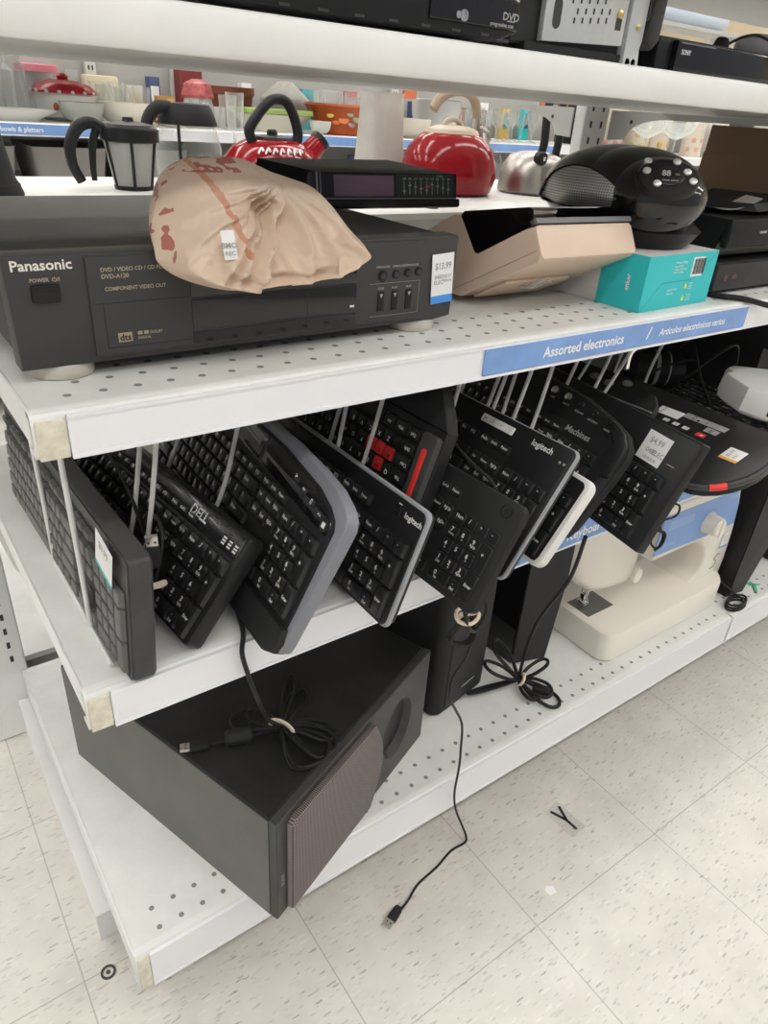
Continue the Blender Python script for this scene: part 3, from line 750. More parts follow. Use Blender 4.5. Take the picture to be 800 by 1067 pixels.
b.text('0482', .010, .029, .0062, .0007); b.text('ELEC', .010, .023, .0062, .0007); b.text('02/17', .022, .029, .005, .0007); b.text('99414', .022, .024, .005, .0007)
b.mi = 2; b.box(0,0,.0004,.0305,.0085,.0007); part('price_label', b, [PAPER, INKG, TAPEB], FP, local=False, label='white price label with blue stripe reading 13.99')
for x, y in ((.103,.602),(.489,.602),(.103,.91),(.489,.91)):
    b = MB(); b.M = T(x,y,SM+.0006); b.lathe([(.026,0),(.0275,.002),(.0275,.010),(.026,.0135)], 32); part('foot', b, FEET, t, local=False)

# tuner on top of the disc player
DZ = fz1+.0006
tf = .735
b0 = thing('clock_tuner', 'black cassette tuner with purple display lying on the disc player', 'tuner', T(.57, .80, DZ))
b = MB(); b.hexa([(.438,tf+.012,DZ+.010),(.656,tf+.012,DZ+.010),(.640,tf+.150,DZ+.010),(.408,tf+.110,DZ+.010),(.438,tf+.010,DZ+.0465),(.656,tf+.010,DZ+.0445),(.640,tf+.140,DZ+.050),(.410,tf+.092,DZ+.0525)]); part('casing', b, mat('tuner_black', (.014,.014,.014), .6, spec=.1), b0, local=False)
fr = frame_xy((.436, tf, DZ+.0075), (1,0,-.006), (0,.16,1.0)) @ Matrix.Diagonal((.928,.97,1,1))
b = MB(); b.M = fr; b.prism(rrect(0,0,.238,.041,.004), -.016, .002, .002); b.prism(rrect(-.001,-.0015,.239,.0095,.003), -.02, .008, .003); FP = part('front_panel', b, BLK, b0, local=False)
b = MB(); b.M = fr; b.prism(rrect(.004,.011,.0062,.040,.0005), .0018, .0028); b.prism(rrect(.0095,.011,.0107,.040,.0005), .0018, .0028); b.prism(rrect(.012,.0095,.234,.0107,.0003), .0018, .0034); part('silver_trim', b, RIMG2, FP, local=False)
b = MB(); b.M = fr; b.prism(rrect(.030,.0125,.125,.037,.001), .0019, .0028, .0004); part('display', b, mat('purple_display', (.20,.115,.18), .2), FP, local=False, label='dull purple display')
b = MB(); b.M = fr; b.prism(rrect(.130,.012,.232,.0385,.001), .0019, .0024)
b.mi = 1
for k in range(9):
    x = .142+k*.0098; b.box(x,.0145,.0024,x+.0012,.0305,.0027); b.text('AM FM SW LW TU VO BA TR'.split()[k % 8], x+.0005, .0335, .004, .0027)
    b.box(x-.002,.018+.001*(k*7%9),.0026,x+.003,.0195+.001*(k*7%9),.0030)
b.text('STEREO', .205, .0368, .0034, .0027); b.mi = 2; b.box(.182,.0235,.0026,.187,.0255,.0031)
part('dial_scale', b, [mat('panel_slate', (.035,.042,.043), .35), INKG, KEYR], FP, local=False)
for x, y in ((.455,tf+.03),(.640,tf+.03),(.43,tf+.095),(.62,tf+.125)):
    b = MB(); b.M = T(x,y,DZ); b.lathe([(.009,0),(.009,.012)], 16); part('foot', b, BLKM, b0, local=False)

# plastic bag
BAG_EDGE = [(0.1797,0.5578,0.9993),(0.1842,0.5725,1.0155),(0.1975,0.5903,1.0353),(0.2108,0.6043,1.0509),(0.2291,0.6138,1.0615),(0.2457,0.6173,1.0653),(0.2643,0.6182,1.0663),(0.2873,0.6173,1.0653),(0.304,0.6122,1.0596),(0.3138,0.6082,1.0553),(0.3298,0.6043,1.0509),(0.3521,0.5975,1.0433),(0.366,0.5842,1.0286),(0.3752,0.5681,1.0107),(0.3868,0.5538,0.9948),(0.3792,0.5451,0.9851),(0.3596,0.545,0.9764),(0.3276,0.545,0.9714),(0.297,0.545,0.9691),(0.2601,0.545,0.9666),(0.2352,0.545,0.9668),(0.2092,0.545,0.9736),(0.1889,0.545,0.9828),(0.1796,0.5508,0.9915)]
def bag():
    """a crumpled film: a front sheet with pleats running down from the gathered top, and a back sheet resting on the player"""
    edge = smooth_path(BAG_EDGE, 7, True); n = len(edge)
    c = Vector((.272, .560, 1.000)); knot = Vector((.3146, .604, 1.0508)); R = 54
    pleats = []
    for (tx, tz), w_, amp in (((.1846,.984),.10,.010),((.205,.975),.05,.014),((.2235,.968),.035,.013),((.2440,.969),.045,.017),((.262,.985),.05,.012),((.300,.971),.10,.014),((.330,.975),.06,.012),((.3657,.990),.06,.012),((.372,1.005),.05,.012),((.3515,1.030),.07,.010),((.195,1.02),.07,.012),((.185,1.0),.05,.012),((.205,1.035),.06,.010),((.215,1.05),.08,.008)):
        pleats.append((math.atan2(tz-knot.z, tx-knot.x), w_, amp))
    b = MB()
    for side in (-1, 1):
        rows = []
        for i in range(R+1):
            r = i/R; row = []
            for p in edge:
                q = c+(p-c)*r
                ysurf = .545+max(0, (q.z-.985))*.9
                dome = math.sqrt(max(0, 1-r**2.6))
                dx, dz = q.x-knot.x, q.z-knot.z
                ang = math.atan2(dz, dx); dist = math.hypot(dx, dz)
                env = min(1, (1-r)*6+.02)
                if side < 0:
                    f = 0
                    wob = .10*noise.noise(Vector((dist*16, ang*.8, .7)))
                    for a, w_, amp in pleats:
                        da = abs((ang+wob-a+PI) % (2*PI)-PI)
                        f += 1.35*amp*math.exp(-(da/w_)**1.25)*min(1, dist/.03)*min(1, (1-r)*3.2)
                    f += .0045*(1-2*abs(noise.noise(Vector((q.x*34, q.z*40, 4.0)))))
                    f += .0022*(1-2*abs(noise.noise(Vector((q.x*90, q.z*80, 9.0)))))
                    low = 1 if q.z < 1.0 else max(0, 1-(q.z-1.0)/.015)
                    f += .011*math.exp(-((r-.86)/.07)**2)*low - .006*math.exp(-((r-.66)/.07)**2)*low
                    f -= .040*math.exp(-(((q.x-.284)/.018)**2+((q.z-1.026)/.015)**2))
                    f -= .014*math.exp(-(((q.x-.262)/.012)**2+((q.z-1.0)/.018)**2))
                    f += .016*math.exp(-(((q.x-.335)/.03)**2+((q.z-1.008)/.022)**2))
                    y = ysurf-.020*dome-f*env
                    if q.z < fz1+.003: y = min(y, fy-.0075)
                    z = q.z
                else:
                    if q.z > fz1+.004: y = ysurf+(.02+.055*min(1, (q.z-fz1)/.03))*dome
                    else: y = min(fy-.006, ysurf+.01*dome)
                    z = q.z
                row.append(b.v((q.x, y, z)))
            rows.append(row)
        for a, d_ in zip(rows, rows[1:]):
            for k in range(n): b.f((a[k], a[(k+1)%n], d_[(k+1)%n], d_[k]))
    bmesh.ops.remove_doubles(b.bm, verts=b.bm.verts, dist=1e-6)
    return b
def bagmat(name, col):
    m = bpy.data.materials.new(name); nt, N, L, b = nodes(m); out = N['Material Output']
    b.inputs['Roughness'].default_value = .34
    tc = N.new('ShaderNodeTexCoord'); sp = N.new('ShaderNodeSeparateXYZ'); L.new(tc.outputs['Object'], sp.inputs[0])
    def mth(op, a, bb=None):
        q = N.new('ShaderNodeMath'); q.operation = op
        for i_, v_ in enumerate((a, bb)):
            if v_ is None: continue
            if isinstance(v_, (int, float)): q.inputs[i_].default_value = v_
            else: L.new(v_, q.inputs[i_])
        return q.outputs[0]
    X, Z = sp.outputs['X'], sp.outputs['Z']
    nz = N.new('ShaderNodeTexNoise'); nz.inputs['Scale'].default_value = 60; nz.inputs['Detail'].default_value = 4
    L.new(tc.outputs['Object'], nz.inputs['Vector'])
    # printed orange stripe running down the film and red lettering near its left end
    line = mth('ADD', mth('MULTIPLY', Z, -.22), -.0395)
    dist = mth('ABSOLUTE', mth('SUBTRACT', X, mth('ADD', line, mth('MULTIPLY', mth('SUBTRACT', nz.outputs['Fac'], .5), .010))))
    stripe = mth('MULTIPLY', mth('LESS_THAN', dist, .0030), mth('GREATER_THAN', Z, -.002))
    n2 = N.new('ShaderNodeTexNoise'); n2.inputs['Scale'].default_value = 85; n2.inputs['Detail'].default_value = 1
    L.new(tc.outputs['Object'], n2.inputs['Vector'])
    red = mth('MULTIPLY', mth('GREATER_THAN', n2.outputs['Fac'], .58), mth('LESS_THAN', mth('ADD', X, mth('MULTIPLY', Z, -.45)), -.101))
    red2 = mth('MULTIPLY', mth('GREATER_THAN', n2.outputs['Fac'], .50), mth('MULTIPLY', mth('GREATER_THAN', Z, .0575), mth('LESS_THAN', X, -.012)))
    red = mth('MAXIMUM', red, red2)
    m1 = N.new('ShaderNodeMixRGB'); m1.inputs[1].default_value = (*col, 1); m1.inputs[2].default_value = (.66,.22,.12,1); L.new(mth('MULTIPLY', stripe, .65), m1.inputs['Fac'])
    m2 = N.new('ShaderNodeMixRGB'); L.new(m1.outputs[0], m2.inputs[1]); m2.inputs[2].default_value = (.46,.07,.06,1); L.new(mth('MULTIPLY', red, .8), m2.inputs['Fac'])
    L.new(m2.outputs[0], b.inputs['Base Color'])
    tl = N.new('ShaderNodeBsdfTranslucent'); L.new(m2.outputs[0], tl.inputs['Color'])
    mx = N.new('ShaderNodeMixShader'); mx.inputs['Fac'].default_value = .30
    L.new(b.outputs[0], mx.inputs[1]); L.new(tl.outputs[0], mx.inputs[2])
    tp = N.new('ShaderNodeBsdfTransparent'); m3 = N.new('ShaderNodeMixShader'); m3.inputs['Fac'].default_value = .05
    L.new(mx.outputs[0], m3.inputs[1]); L.new(tp.outputs[0], m3.inputs[2]); L.new(m3.outputs[0], out.inputs['Surface'])
    bp = N.new('ShaderNodeBump'); bp.inputs['Strength'].default_value = .22; bp.inputs['Distance'].default_value = .006
    L.new(nz.outputs['Fac'], bp.inputs['Height']); L.new(bp.outputs['Normal'], b.inputs['Normal'])
    return m
BAG = bagmat('tan_plastic_film', (.86,.70,.56))
t = thing('plastic_bag', 'crumpled tan plastic shopping bag draped over the disc player', 'plastic bag', T(.29,.62,DZ))
part('film', bag(), [BAG], t, local=False, angle=180)
b = MB(); b.M = frame_xy((.2225,.5150,.998), (.020,-.004,.001), (.003,.014,.030)) @ Matrix.Scale(1.15,4)
b.loft([[(x,y,.0012*math.sin(3*y/.03)) for y in [k*.020/5 for k in range(6)]] for x in (0,.0095)], close=False, cap0=False, cap1=False)
b.mi = 1; b.text('BMO', .0046, .0095, .0052, .0016); b.text('REC', .0046, .004, .0042, .0016)
part('tag', b, [PAPER, INKG], t, local=False, label='small white printed tag')

# beige cassette unit propped on the teal box
BEIGE = mat('beige_plastic', (.74,.565,.44), .42, var=.05, vscale=12)
W_ = Vector((.197,.012,-.004)).normalized(); D_ = Vector((-.012,.139,-.0765)).normalized(); N_ = W_.cross(D_).normalized()
org = Vector((.630,.545,.9700)); D_ = N_.cross(W_)
M = frame(org, W_, D_, N_)
t = thing('cassette_recorder', 'beige cassette recorder with smoked lid tilted up against the teal box', 'cassette recorder', M)
wd = .192
prof = [(0,.003),(.004,0),(.138,0),(.250,.0625),(.244,.092),(.232,.099),(.116,.099),(.108,.094),(.0985,.044),(.094,.0400),(.012,.0405),(0,.039)]
b = MB(); b.loft([[(x, d, n) for d, n in prof] for x in (0, wd)])
b.mi = 1; b.box(-.0003,.002,.0122,.0,.160,.0128)
part('casing', b, [BEIGE, mat('seam_brown', (.25,.18,.13), .6)], t, angle=30)
b = MB(); b.M = frame((0,-.0002,0),(1,0,0),(0,0,1),(0,-1,0)); b.prism(rrect(0,.0005,wd,.0405,.007), -.001, .0035, .002); part('front_panel', b, BEIGE, t)
b = MB(); pl = [(-.001,.0415),(.094,.0408),(.0985,.0445),(.1075,.094),(.100,.0965),(.001,.0625),(-.003,.058)]
for x0_, x1_ in ((.0010,.0030),(wd-.0030,wd-.0010)): b.loft([[(x, d, n) for d, n in pl] for x in (x0_, x1_)])
b.loft([[(x, d, n) for d, n in ((.001,.0610),(.100,.0950),(.100,.0965),(.001,.0625))] for x in (.0030, wd-.0030)])
part('lid', b, SMOKE, t, label='smoked clear lid')
b = MB(); b.loft([[(x, d, n) for d, n in ((-.006,.0415),(.003,.0415),(.004,.0470),(-.005,.0480))] for x in (.001, wd-.001)]); part('lid_edge', b, mat('smoke_edge', (.20,.20,.21), .2), t)
b = MB(); b.box(.004,.012,.0402,wd-.004,.093,.0425); b.box(.02,.03,.0425,.12,.085,.058,.003)
part('cassette_bay', b, BLKS, t)
for q in range(5):
    b = MB(); b.box(.02+q*.034,.014,.0426,.048+q*.034,.026,.050,.002); part('deck_key', b, BLK, t)
b = MB(); b.box(.02,.075,-.0045,.15,.135,.0005,.002); part('battery_door', b, BEIGE, t)
TAPE = glass('clear_tape', (.96,.95,.92), .25, .2)
b = MB(); b.M = T(.075,.060,-.007) @ RZ(.4)
b.loft([[(x, y, .002*math.sin(x*300)+.002*math.sin(y*200)) for x in [k*.006 for k in range(9)]] for y in [j*.005 for j in range(8)]], close=False, cap0=False, cap1=False); part('tape', b, TAPE, t, label='crinkled clear tape')

# teal and white box
TEAL = mat('carton_teal', (.03,.53,.56), .42)
CART = mat('carton_white', (.74,.71,.70), .5)
M = frame((.823,.532,SM+.0005), Vector((.165,.006,0)).normalized(), Vector((-.006,.165,0)).normalized(), (0,0,1))
t = thing('product_box', 'teal and white carton under the round black boombox', 'carton', M)
bw, bd, bh = .167, .172, .0725
b = MB(); b.box(0,0,0,bw,bd,bh); b.mi = 1
b.box(-.0003,-.0003,.0,bw+.0003,.0,bh); b.box(-.0004,-.0003,0,0,.072,bh); b.box(bw,-.0003,0,bw+.0004,.072,bh)
part('carton', b, [CART, TEAL], t)
b = MB(); b.M = frame((0,-.0006,0),(1,0,0),(0,0,1),(0,-1,0)); 
TEALD = mat('carton_fold', (.015,.30,.33), .5)
for p, q in (((.002,.001),(.040,.036)),((.040,.036),(.112,.036)),((.110,.034),(.165,.071))):
    dv = Vector((q[0]-p[0], q[1]-p[1])); nn = Vector((-dv.y, dv.x)).normalized()*.0004
    b.ngon([(p[0]-nn.x,p[1]-nn.y),(q[0]-nn.x,q[1]-nn.y),(q[0]+nn.x,q[1]+nn.y),(p[0]+nn.x,p[1]+nn.y)], .0002)
part('fold_line', b, TEALD, t)
b = MB(); b.M = frame((0,-.0006,0),(1,0,0),(0,0,1),(0,-1,0)); b.box(.106,.040,.0,.134,.066,.0004); b.mi = 1
x = .109
for q in range(12):
    w = .0006+.0009*((q*5) % 3); b.box(x,.043,.0004,x+w,.064,.0006); x += w+.0009
part('barcode', b, [PAPER, INKB], t)
b = MB(); b.M = frame((0,-.0006,0),(1,0,0),(0,0,1),(0,-1,0))
for k, (s, y) in enumerate((('Wireless Charger',.060),('Input 5V 2A',.055),('Output 10W max',.051),('Made in China',.047))): b.text(s, .062, y, .0042, .0002, 'L', maxw=.038)
b.text('▲ CAUTION', .058, .024, .0058, .0002, 'L', maxw=.022); b.text('Keep dry', .058, .019, .004, .0002, 'L')
for k in range(3): b.text('recycle', .108, .030-.0035*k, .0036, .0002, 'L'); b.text('this side', .108, .014-.0035*k, .0036, .0002, 'L')
b.mi = 1
for y in (.025,.008): b.ngon([(.096,y),(.104,y),(.100,y+.0085)], .0003)
part('printing', b, [mat('print_pale_teal', (.55,.75,.76), .5), mat('print_yellow', (.85,.72,.08), .5)], t)
b = MB(); b.M = frame((-.0006,0,0),(0,-1,0),(0,0,1),(-1,0,0)) @ T(-.026,.036,.0002) @ RZ(PI/2); b.text('anker', 0, 0, .0085, .0002) if False else b.text('anker', 0, 0, .0095, .0002); part('side_logo', b, INKW, t)

# round boombox
t = thing('boombox', 'glossy round black boombox with oval control panel sitting on the teal box', 'boombox', T(.90,.640,.9675))
E1c, E1r = Vector((.928,.686,1.03)), Vector((.12,.10,.06))
E2c, E2r = Vector((.888,.595,1.03)), Vector((.07,.07,.05))
b = MB(); b.ellipsoid(E1c, *E1r, 56, 28); part('shell', b, BLKG, t, local=False, angle=80)
b = MB(); b.ellipsoid((.913,.646,1.032), .098,.092,.0575, 56, 28); part('shoulder', b, BLKG, t, local=False, angle=80)
b = MB(); b.ellipsoid(E2c, *E2r, 56, 28); part('front_dome', b, BLKG, t, local=False, angle=80)
b = MB(); b.M = T(.913,.620,.9680); b.lathe([(.062,0),(.066,.003),(.072,.010),(.080,.022),(.070,.03)], 40); part('base', b, BLKS, t, local=False)
GRILL = mat('speaker_grille_silver', (.36,.36,.355), .38, metal=.55)
nt = GRILL.node_tree; N, L = nt.nodes, nt.links
tc = N.new('ShaderNodeTexCoord'); vo = N.new('ShaderNodeTexVoronoi'); vo.inputs['Scale'].default_value = 300; vo.inputs['Randomness'].default_value = .0; vo.voronoi_dimensions = '2D'
sx_ = N.new('ShaderNodeSeparateXYZ'); cx_ = N.new('ShaderNodeCombineXYZ')
L.new(tc.outputs['Object'], sx_.inputs[0]); L.new(sx_.outputs['Y'], cx_.inputs['X']); L.new(sx_.outputs['Z'], cx_.inputs['Y'])
L.new(cx_.outputs[0], vo.inputs['Vector']); cr = N.new('ShaderNodeValToRGB'); cr.color_ramp.elements[0].position=.22; cr.color_ramp.elements[1].position=.42
cr.color_ramp.elements[0].color=(.16,.16,.16,1); cr.color_ramp.elements[1].color=(.62,.62,.61,1)
L.new(vo.outputs['Distance'], cr.inputs['Fac']); L.new(cr.outputs['Color'], N['Principled BSDF'].inputs['Base Color'])
def on_ell(c, r, p, k=1.0):
    d = Vector(((p[0]-c[0])/r[0], (p[1]-c[1])/r[1], (p[2]-c[2])/r[2])); d.normalize()
    return Vector((c[0]+d.x*r[0]*k, c[1]+d.y*r[1]*k, c[2]+d.z*r[2]*k))
leaf = [(.812,.722,1.023),(.814,.726,1.037),(.815,.713,1.051),(.818,.693,1.060),(.820,.669,1.062),(.821,.643,1.056),(.827,.621,1.044),(.837,.607,1.030),(.851,.602,1.015),(.825,.623,1.010),(.805,.657,1.006),(.802,.690,1.006)]
E3c, E3r = Vector((.913,.646,1.032)), Vector((.098,.092,.0575))
def push_out(p, n, lift):
    best = 0
    for c, r in ((E1c, E1r), (E3c, E3r)):
        o = Vector([(p[i]-c[i])/r[i] for i in range(3)]); d = Vector([n[i]/r[i] for i in range(3)])
        A_, B_, C_ = d.dot(d), 2*o.dot(d), o.dot(o)-1; disc = B_*B_-4*A_*C_
        if disc > 0: best = max(best, (-B_+math.sqrt(disc))/(2*A_))
    return Vector(p)+Vector(n)*(best+lift)
def patch(sign):
    n = Vector((.80*sign, -.60, 0)); tx = Vector((.60, .80*sign, 0))
    o2 = [(-.085,-.022),(-.085,-.004),(-.074,.014),(-.050,.025),(-.022,.024),(.004,.014),(.027,-.003),(.043,-.022),(.030,-.026),(-.03,-.026)]
    c0 = Vector((.868 if sign < 0 else .973, .661, 1.036))
    o = [c0+tx*(-a if sign < 0 else a)*-1+Vector((0,0,h)) for a, h in o2]
    o = smooth_path(o, 3, True); c = sum(o, Vector())/len(o)
    b = MB(); rr = []
    for k in range(13):
        f = 1-k/12*.98
        rr.append([push_out(c+(p-c)*f, n, .0015+.004*(1-f*f)) for p in o])
    b.loft([[push_out(p, n, -.004) for p in o]]+rr)
    return b, [push_out(p, n, .0008) for p in o]
for sg in (-1, 1):
    b, o = patch(sg); part('speaker_grille', b, GRILL, t, local=False, angle=80, label='silver perforated grille')
    b = MB(); b.tube(o, .0026, 1, 8, True); part('grille_rim', b, BLKG, t, local=False)
def on_dome(q, lift=0):
    n = Vector((q[0]/E2r.x**2, q[1]/E2r.y**2, q[2]/E2r.z**2)).normalized()
    p = on_ell(E2c, E2r, E2c+Vector(q)); 
    x = Vector((.66,-.62,.05)); x = (x-n*x.dot(n)).normalized()
    return frame(p+n*lift, x, n.cross(x), n)
Pd = on_dome((-.0370,-.0420,.0300))
b = MB(); b.M = Pd; b.lathe([(.031,-.014),(.031,-.003),(.029,.0002),(.001,.0010)], 36, sx=1.30, sy=.92, cap1=False); FP = part('control_panel', b, BLKS, t, local=False)
b = MB(); b.M = Pd; b.prism([(.0185*math.cos(a)*1.05, .0150*math.sin(a)) for a in [2*PI*i/28 for i in range(28)]], -.001, .0024, .0006); b.mi = 1; b.text('88', -.004, .003, .0125, .0028, sx=.9, shear=.1); b.text('CD', .0100, .002, .0038, .0028); b.text('TRACK  RADIO', .001, -.0080, .0030, .0028); part('display', b, [BLKG, INKG], FP, local=False)
for q in ((-.0419,-.0089,.0396),(-.0526,-.0182,.0303),(-.0527,-.0376,.0190),(-.0167,-.0337,.0422),(-.0147,-.0508,.0327),(-.0148,-.0614,.0216)):
    w_ = Pd.inverted() @ (on_dome(q).translation); b = MB(); b.M = Pd @ T(w_.x*1.02, w_.y*1.02, .0010-.25*max(0, math.hypot(w_.x/1.30, w_.y/.92)-.0245)); b.lathe([(.0046,-.003),(.0046,.0016),(.003,.0026)], 16, sx=1.1); part('button', b, mat('silver_button', (.66,.66,.64), .3, metal=.3), FP, local=False)

# black devices at the right end
t = thing('disc_player', 'dusty black device lying on the shelf, lowest of the pair right of the teal box', 'disc player', T(1.04,.565,SM))
b = MB(); b.box(1.036,.565,SM+.006,1.40,.86,SM+.046,.002); part('casing', b, mat('black_dusty', (.030,.030,.030), .5, var=.35, vscale=18), t, local=False)
b = MB(); b.box(1.036,.558,SM+.0065,1.40,.566,SM+.045,.002); part('front_panel', b, mat('panel_dusty_charcoal', (.05,.05,.05), .4, var=.25, vscale=16), t, local=False)
b = MB(); b.M = frame((1.05,.5575,SM+.02),(1,0,0),(0,0,1),(0,-1,0)); b.M = b.M @ T(.012,.006,0); b.lathe([(.005,0),(.005,.0004)], 16); b.box(.018,-.003,0,.030,.003,.0003); part('badge', b, mat('badge_faded_red', (.12,.05,.05), .5), t, local=False)
for x, y in ((1.06,.60),(1.37,.60),(1.06,.82),(1.37,.82)):
    b = MB(); b.cyl(x,y,SM+.0003,SM+.007,.01,12); part('foot', b, BLKM, t, local=False)
Z2 = SM+.0465
t = thing('video_recorder', 'black recorder with a glossy front, on top of the dusty device', 'video recorder', T(1.05,.59,Z2))
b = MB(); b.hexa([(1.048,.580,Z2+.008),(1.43,.580,Z2+.008),(1.42,.86,Z2+.008),(1.045,.83,Z2+.008),(1.044,.570,Z2+.062),(1.43,.570,Z2+.062),(1.42,.86,Z2+.068),(1.045,.83,Z2+.068)]); part('casing', b, BLKS, t, local=False)
b = MB(); b.box(1.044,.560,Z2+.022,1.43,.572,Z2+.062,.002); b.box(1.045,.5592,Z2+.027,1.42,.5605,Z2+.055,.001); part('front_panel', b, BLK, t, local=False)
b = MB(); b.box(1.125,.5582,Z2+.041,1.145,.5594,Z2+.0445,.0005); part('badge', b, RIMG2, t, local=False, label='small silver badge')
for x, y in ((1.06,.62),(1.39,.62),(1.05,.8),(1.39,.8)):
    b = MB(); b.cyl(x,y,Z2+.0003,Z2+.009,.012,12); part('foot', b, BLKM, t, local=False)
b = MB(); b.hexa([(1.06,.66,Z2+.0695),(1.14,.58,Z2+.0685),(1.38,.62,Z2+.0685),(1.36,.80,Z2+.0695),(1.07,.67,Z2+.074),(1.14,.59,Z2+.079),(1.37,.63,Z2+.082),(1.36,.80,Z2+.078)]); solo('booklet', b, BLKM, 'black folded flap lying on top of the black recorder', 'cover', T(0,0,0))
b = MB(); b.loft([[(1.088,.602,Z2+.0695),(1.096,.640,Z2+.0700)],[(1.115,.598,Z2+.0705),(1.122,.635,Z2+.0710)],[(1.142,.594,Z2+.0770),(1.148,.630,Z2+.0780)],[(1.168,.592,Z2+.0860),(1.173,.625,Z2+.0880)]], close=False, cap0=False, cap1=False)
solo('paper_sheet', b, mat('paper_grey', (.50,.49,.46), .6), 'curled grey sheet sticking up from the black recorder', 'paper', T(0,0,0))
CARD = mat('cardboard_brown', (.27,.165,.10), .75, var=.08, vscale=20)
t = thing('cardboard_box', 'brown cardboard box standing behind the black recorder at right', 'cardboard box', T(1.42,.80,SM))
b = MB(); b.hexa([(1.408,.880,SM+.001),(1.545,.640,SM+.001),(1.745,.750,SM+.001),(1.615,.990,SM+.001),(1.424,.880,SM+.182),(1.545,.640,SM+.182),(1.745,.750,SM+.182),(1.625,.990,SM+.182)]); part('carton', b, CARD, t, local=False)
b = MB(); b.hexa([(1.424,.878,SM+.1825),(1.545,.642,SM+.1825),(1.549,.644,SM+.1825),(1.428,.880,SM+.1825),(1.440,.886,SM+.230),(1.560,.652,SM+.230),(1.563,.654,SM+.230),(1.443,.888,SM+.230)]); part('flap', b, CARD, t, local=False)
b = MB(); b.tube([(1.02,.60,SM+.004),(1.03,.545,SM+.0045),(1.05,.512,SM+.005),(1.10,.485,SM-.006),(1.17,.46,SM-.016),(1.28,.43,SM-.035),(1.40,.44,SM-.08)], .0042, 6, 8, flat=1)
solo('power_cable', b, CABLE, 'black cable running over the blue sign at the shelf edge', 'cable', T(0,0,0))

# ------------------------------------------------------------------ base shelf
SUBV = mat('vinyl_black_wrap', (.022,.022,.022), .38, bump=.25, bscale=500, var=.35, vscale=14)
SUBS = mat('vinyl_painted_sheen', (.125,.120,.113), .42, bump=.2, bscale=500, var=.12, vscale=10)  # sheen on the side of the black cabinet put into the colour
A = Vector((.230,.4555,SB+.001)); Bc = Vector((.594,.609,SB+.001)); Dc = Vector((.089,.879,SB+.001)); Cc = Bc+Dc-A
u_ = (Bc-A).normalized(); nf = Vector((u_.y,-u_.x,0)); hS = .194
def up(p, h): return p+Vector((0,0,h))
t = thing('subwoofer', 'large black wooden subwoofer with brown mesh grille lying on the base shelf', 'subwoofer', T(A.x,A.y,SB))
b = MB(); e = .004
ins = [A+ (Dc-A).normalized()*.012, Bc+(Cc-Bc).normalized()*.012, Cc, Dc]
b.loft([[up(p,0) for p in ins],[up(p,hS-.003) for p in ins],[up(p+(((A+Cc)/2)-p).normalized()*.004,hS) for p in ins]])
part('cabinet', b, SUBV, t, local=False)
Ff = frame(A, u_, (0,0,1), nf); wS = (Bc-A).length
b = MB(); b.M = Ff
# baffle with a round port hole near the right end
hole = [(.300+.044*math.cos(a), .100+.058*math.sin(a)) for a in [2*PI*i/40 for i in range(40)]]
outer = []
for i in range(40):
    a = 2*PI*i/40; c_, s_ = math.cos(a), math.sin(a)
    kx = ((wS-.300) if c_ > 0 else .300)/max(1e-6, abs(c_)); ky = ((hS-.100) if s_ > 0 else .100)/max(1e-6, abs(s_))
    k = min(kx, ky); outer.append((.300+c_*k, .100+s_*k))
corner = [(0,0),(wS,0),(wS,hS),(0,hS)]
for cx, cy in corner:
    i = min(range(40), key=lambda i: (outer[i][0]-cx)**2+(outer[i][1]-cy)**2); outer[i] = (cx, cy)
b.loft([[(x,y,-.012) for x,y in outer],[(x,y,-.0015) for x,y in outer],[(x,y,0) for x,y in offset(outer,.0015)],[(x,y,0) for x,y in hole],[(.300+(x-.300)*.86,.100+(y-.100)*.86,-.010) for x,y in hole],[(.296+(x-.300)*.62,.098+(y-.100)*.62,-.034) for x,y in hole],[(.294+(x-.300)*.55,.097+(y-.100)*.55,-.10) for x,y in hole]], cap0=False, cap1=False)
b.mi = 1; b.ngon([(.294+(x-.300)*.56,.097+(y-.100)*.56) for x,y in hole], -.09); b.loft([[(.294+(x-.300)*.552,.097+(y-.100)*.552,z_) for x,y in hole] for z_ in (-.036,-.098)], cap0=False, cap1=False); b.mi = 0  # port depths painted black for the shade inside
FP = part('front_baffle', b, [mat('baffle_charcoal', (.055,.055,.053), .38, var=.2, vscale=20), INKB], t, local=False, angle=30)
GR = mat('grille_brown_mesh', (.11,.09,.085), .7)
nt = GR.node_tree; N, L = nt.nodes, nt.links
tc = N.new('ShaderNodeTexCoord'); vo = N.new('ShaderNodeTexVoronoi'); vo.inputs['Scale'].default_value = 330; vo.inputs['Randomness'].default_value = 0.
mp = N.new('ShaderNodeMapping'); mp.vector_type='POINT'; mp.inputs['Rotation'].default_value = (0,0,-math.atan2(.154,.364)); L.new(tc.outputs['Object'], mp.inputs['Vector'])
sx_ = N.new('ShaderNodeSeparateXYZ'); cx_ = N.new('ShaderNodeCombineXYZ'); L.new(mp.outputs[0], sx_.inputs[0]); L.new(sx_.outputs['X'], cx_.inputs['X']); L.new(sx_.outputs['Z'], cx_.inputs['Y']); vo.voronoi_dimensions = '2D'
L.new(cx_.outputs[0], vo.inputs['Vector']); cr = N.new('ShaderNodeValToRGB'); cr.color_ramp.elements[0].position=.30; cr.color_ramp.elements[1].position=.48
cr.color_ramp.elements[0].color=(.045,.038,.037,1); cr.color_ramp.elements[1].color=(.27,.225,.215,1)
L.new(vo.outputs['Distance'], cr.inputs['Fac']); L.new(cr.outputs['Color'], N['Principled BSDF'].inputs['Base Color'])
gp = [(.020,.006),(.215,.006)]+[(.215+.028*math.sin(PI*i/10), .006+(.178)*i/10) for i in range(1,10)]+[(.215,.184),(.028,.184),(.020,.176)]
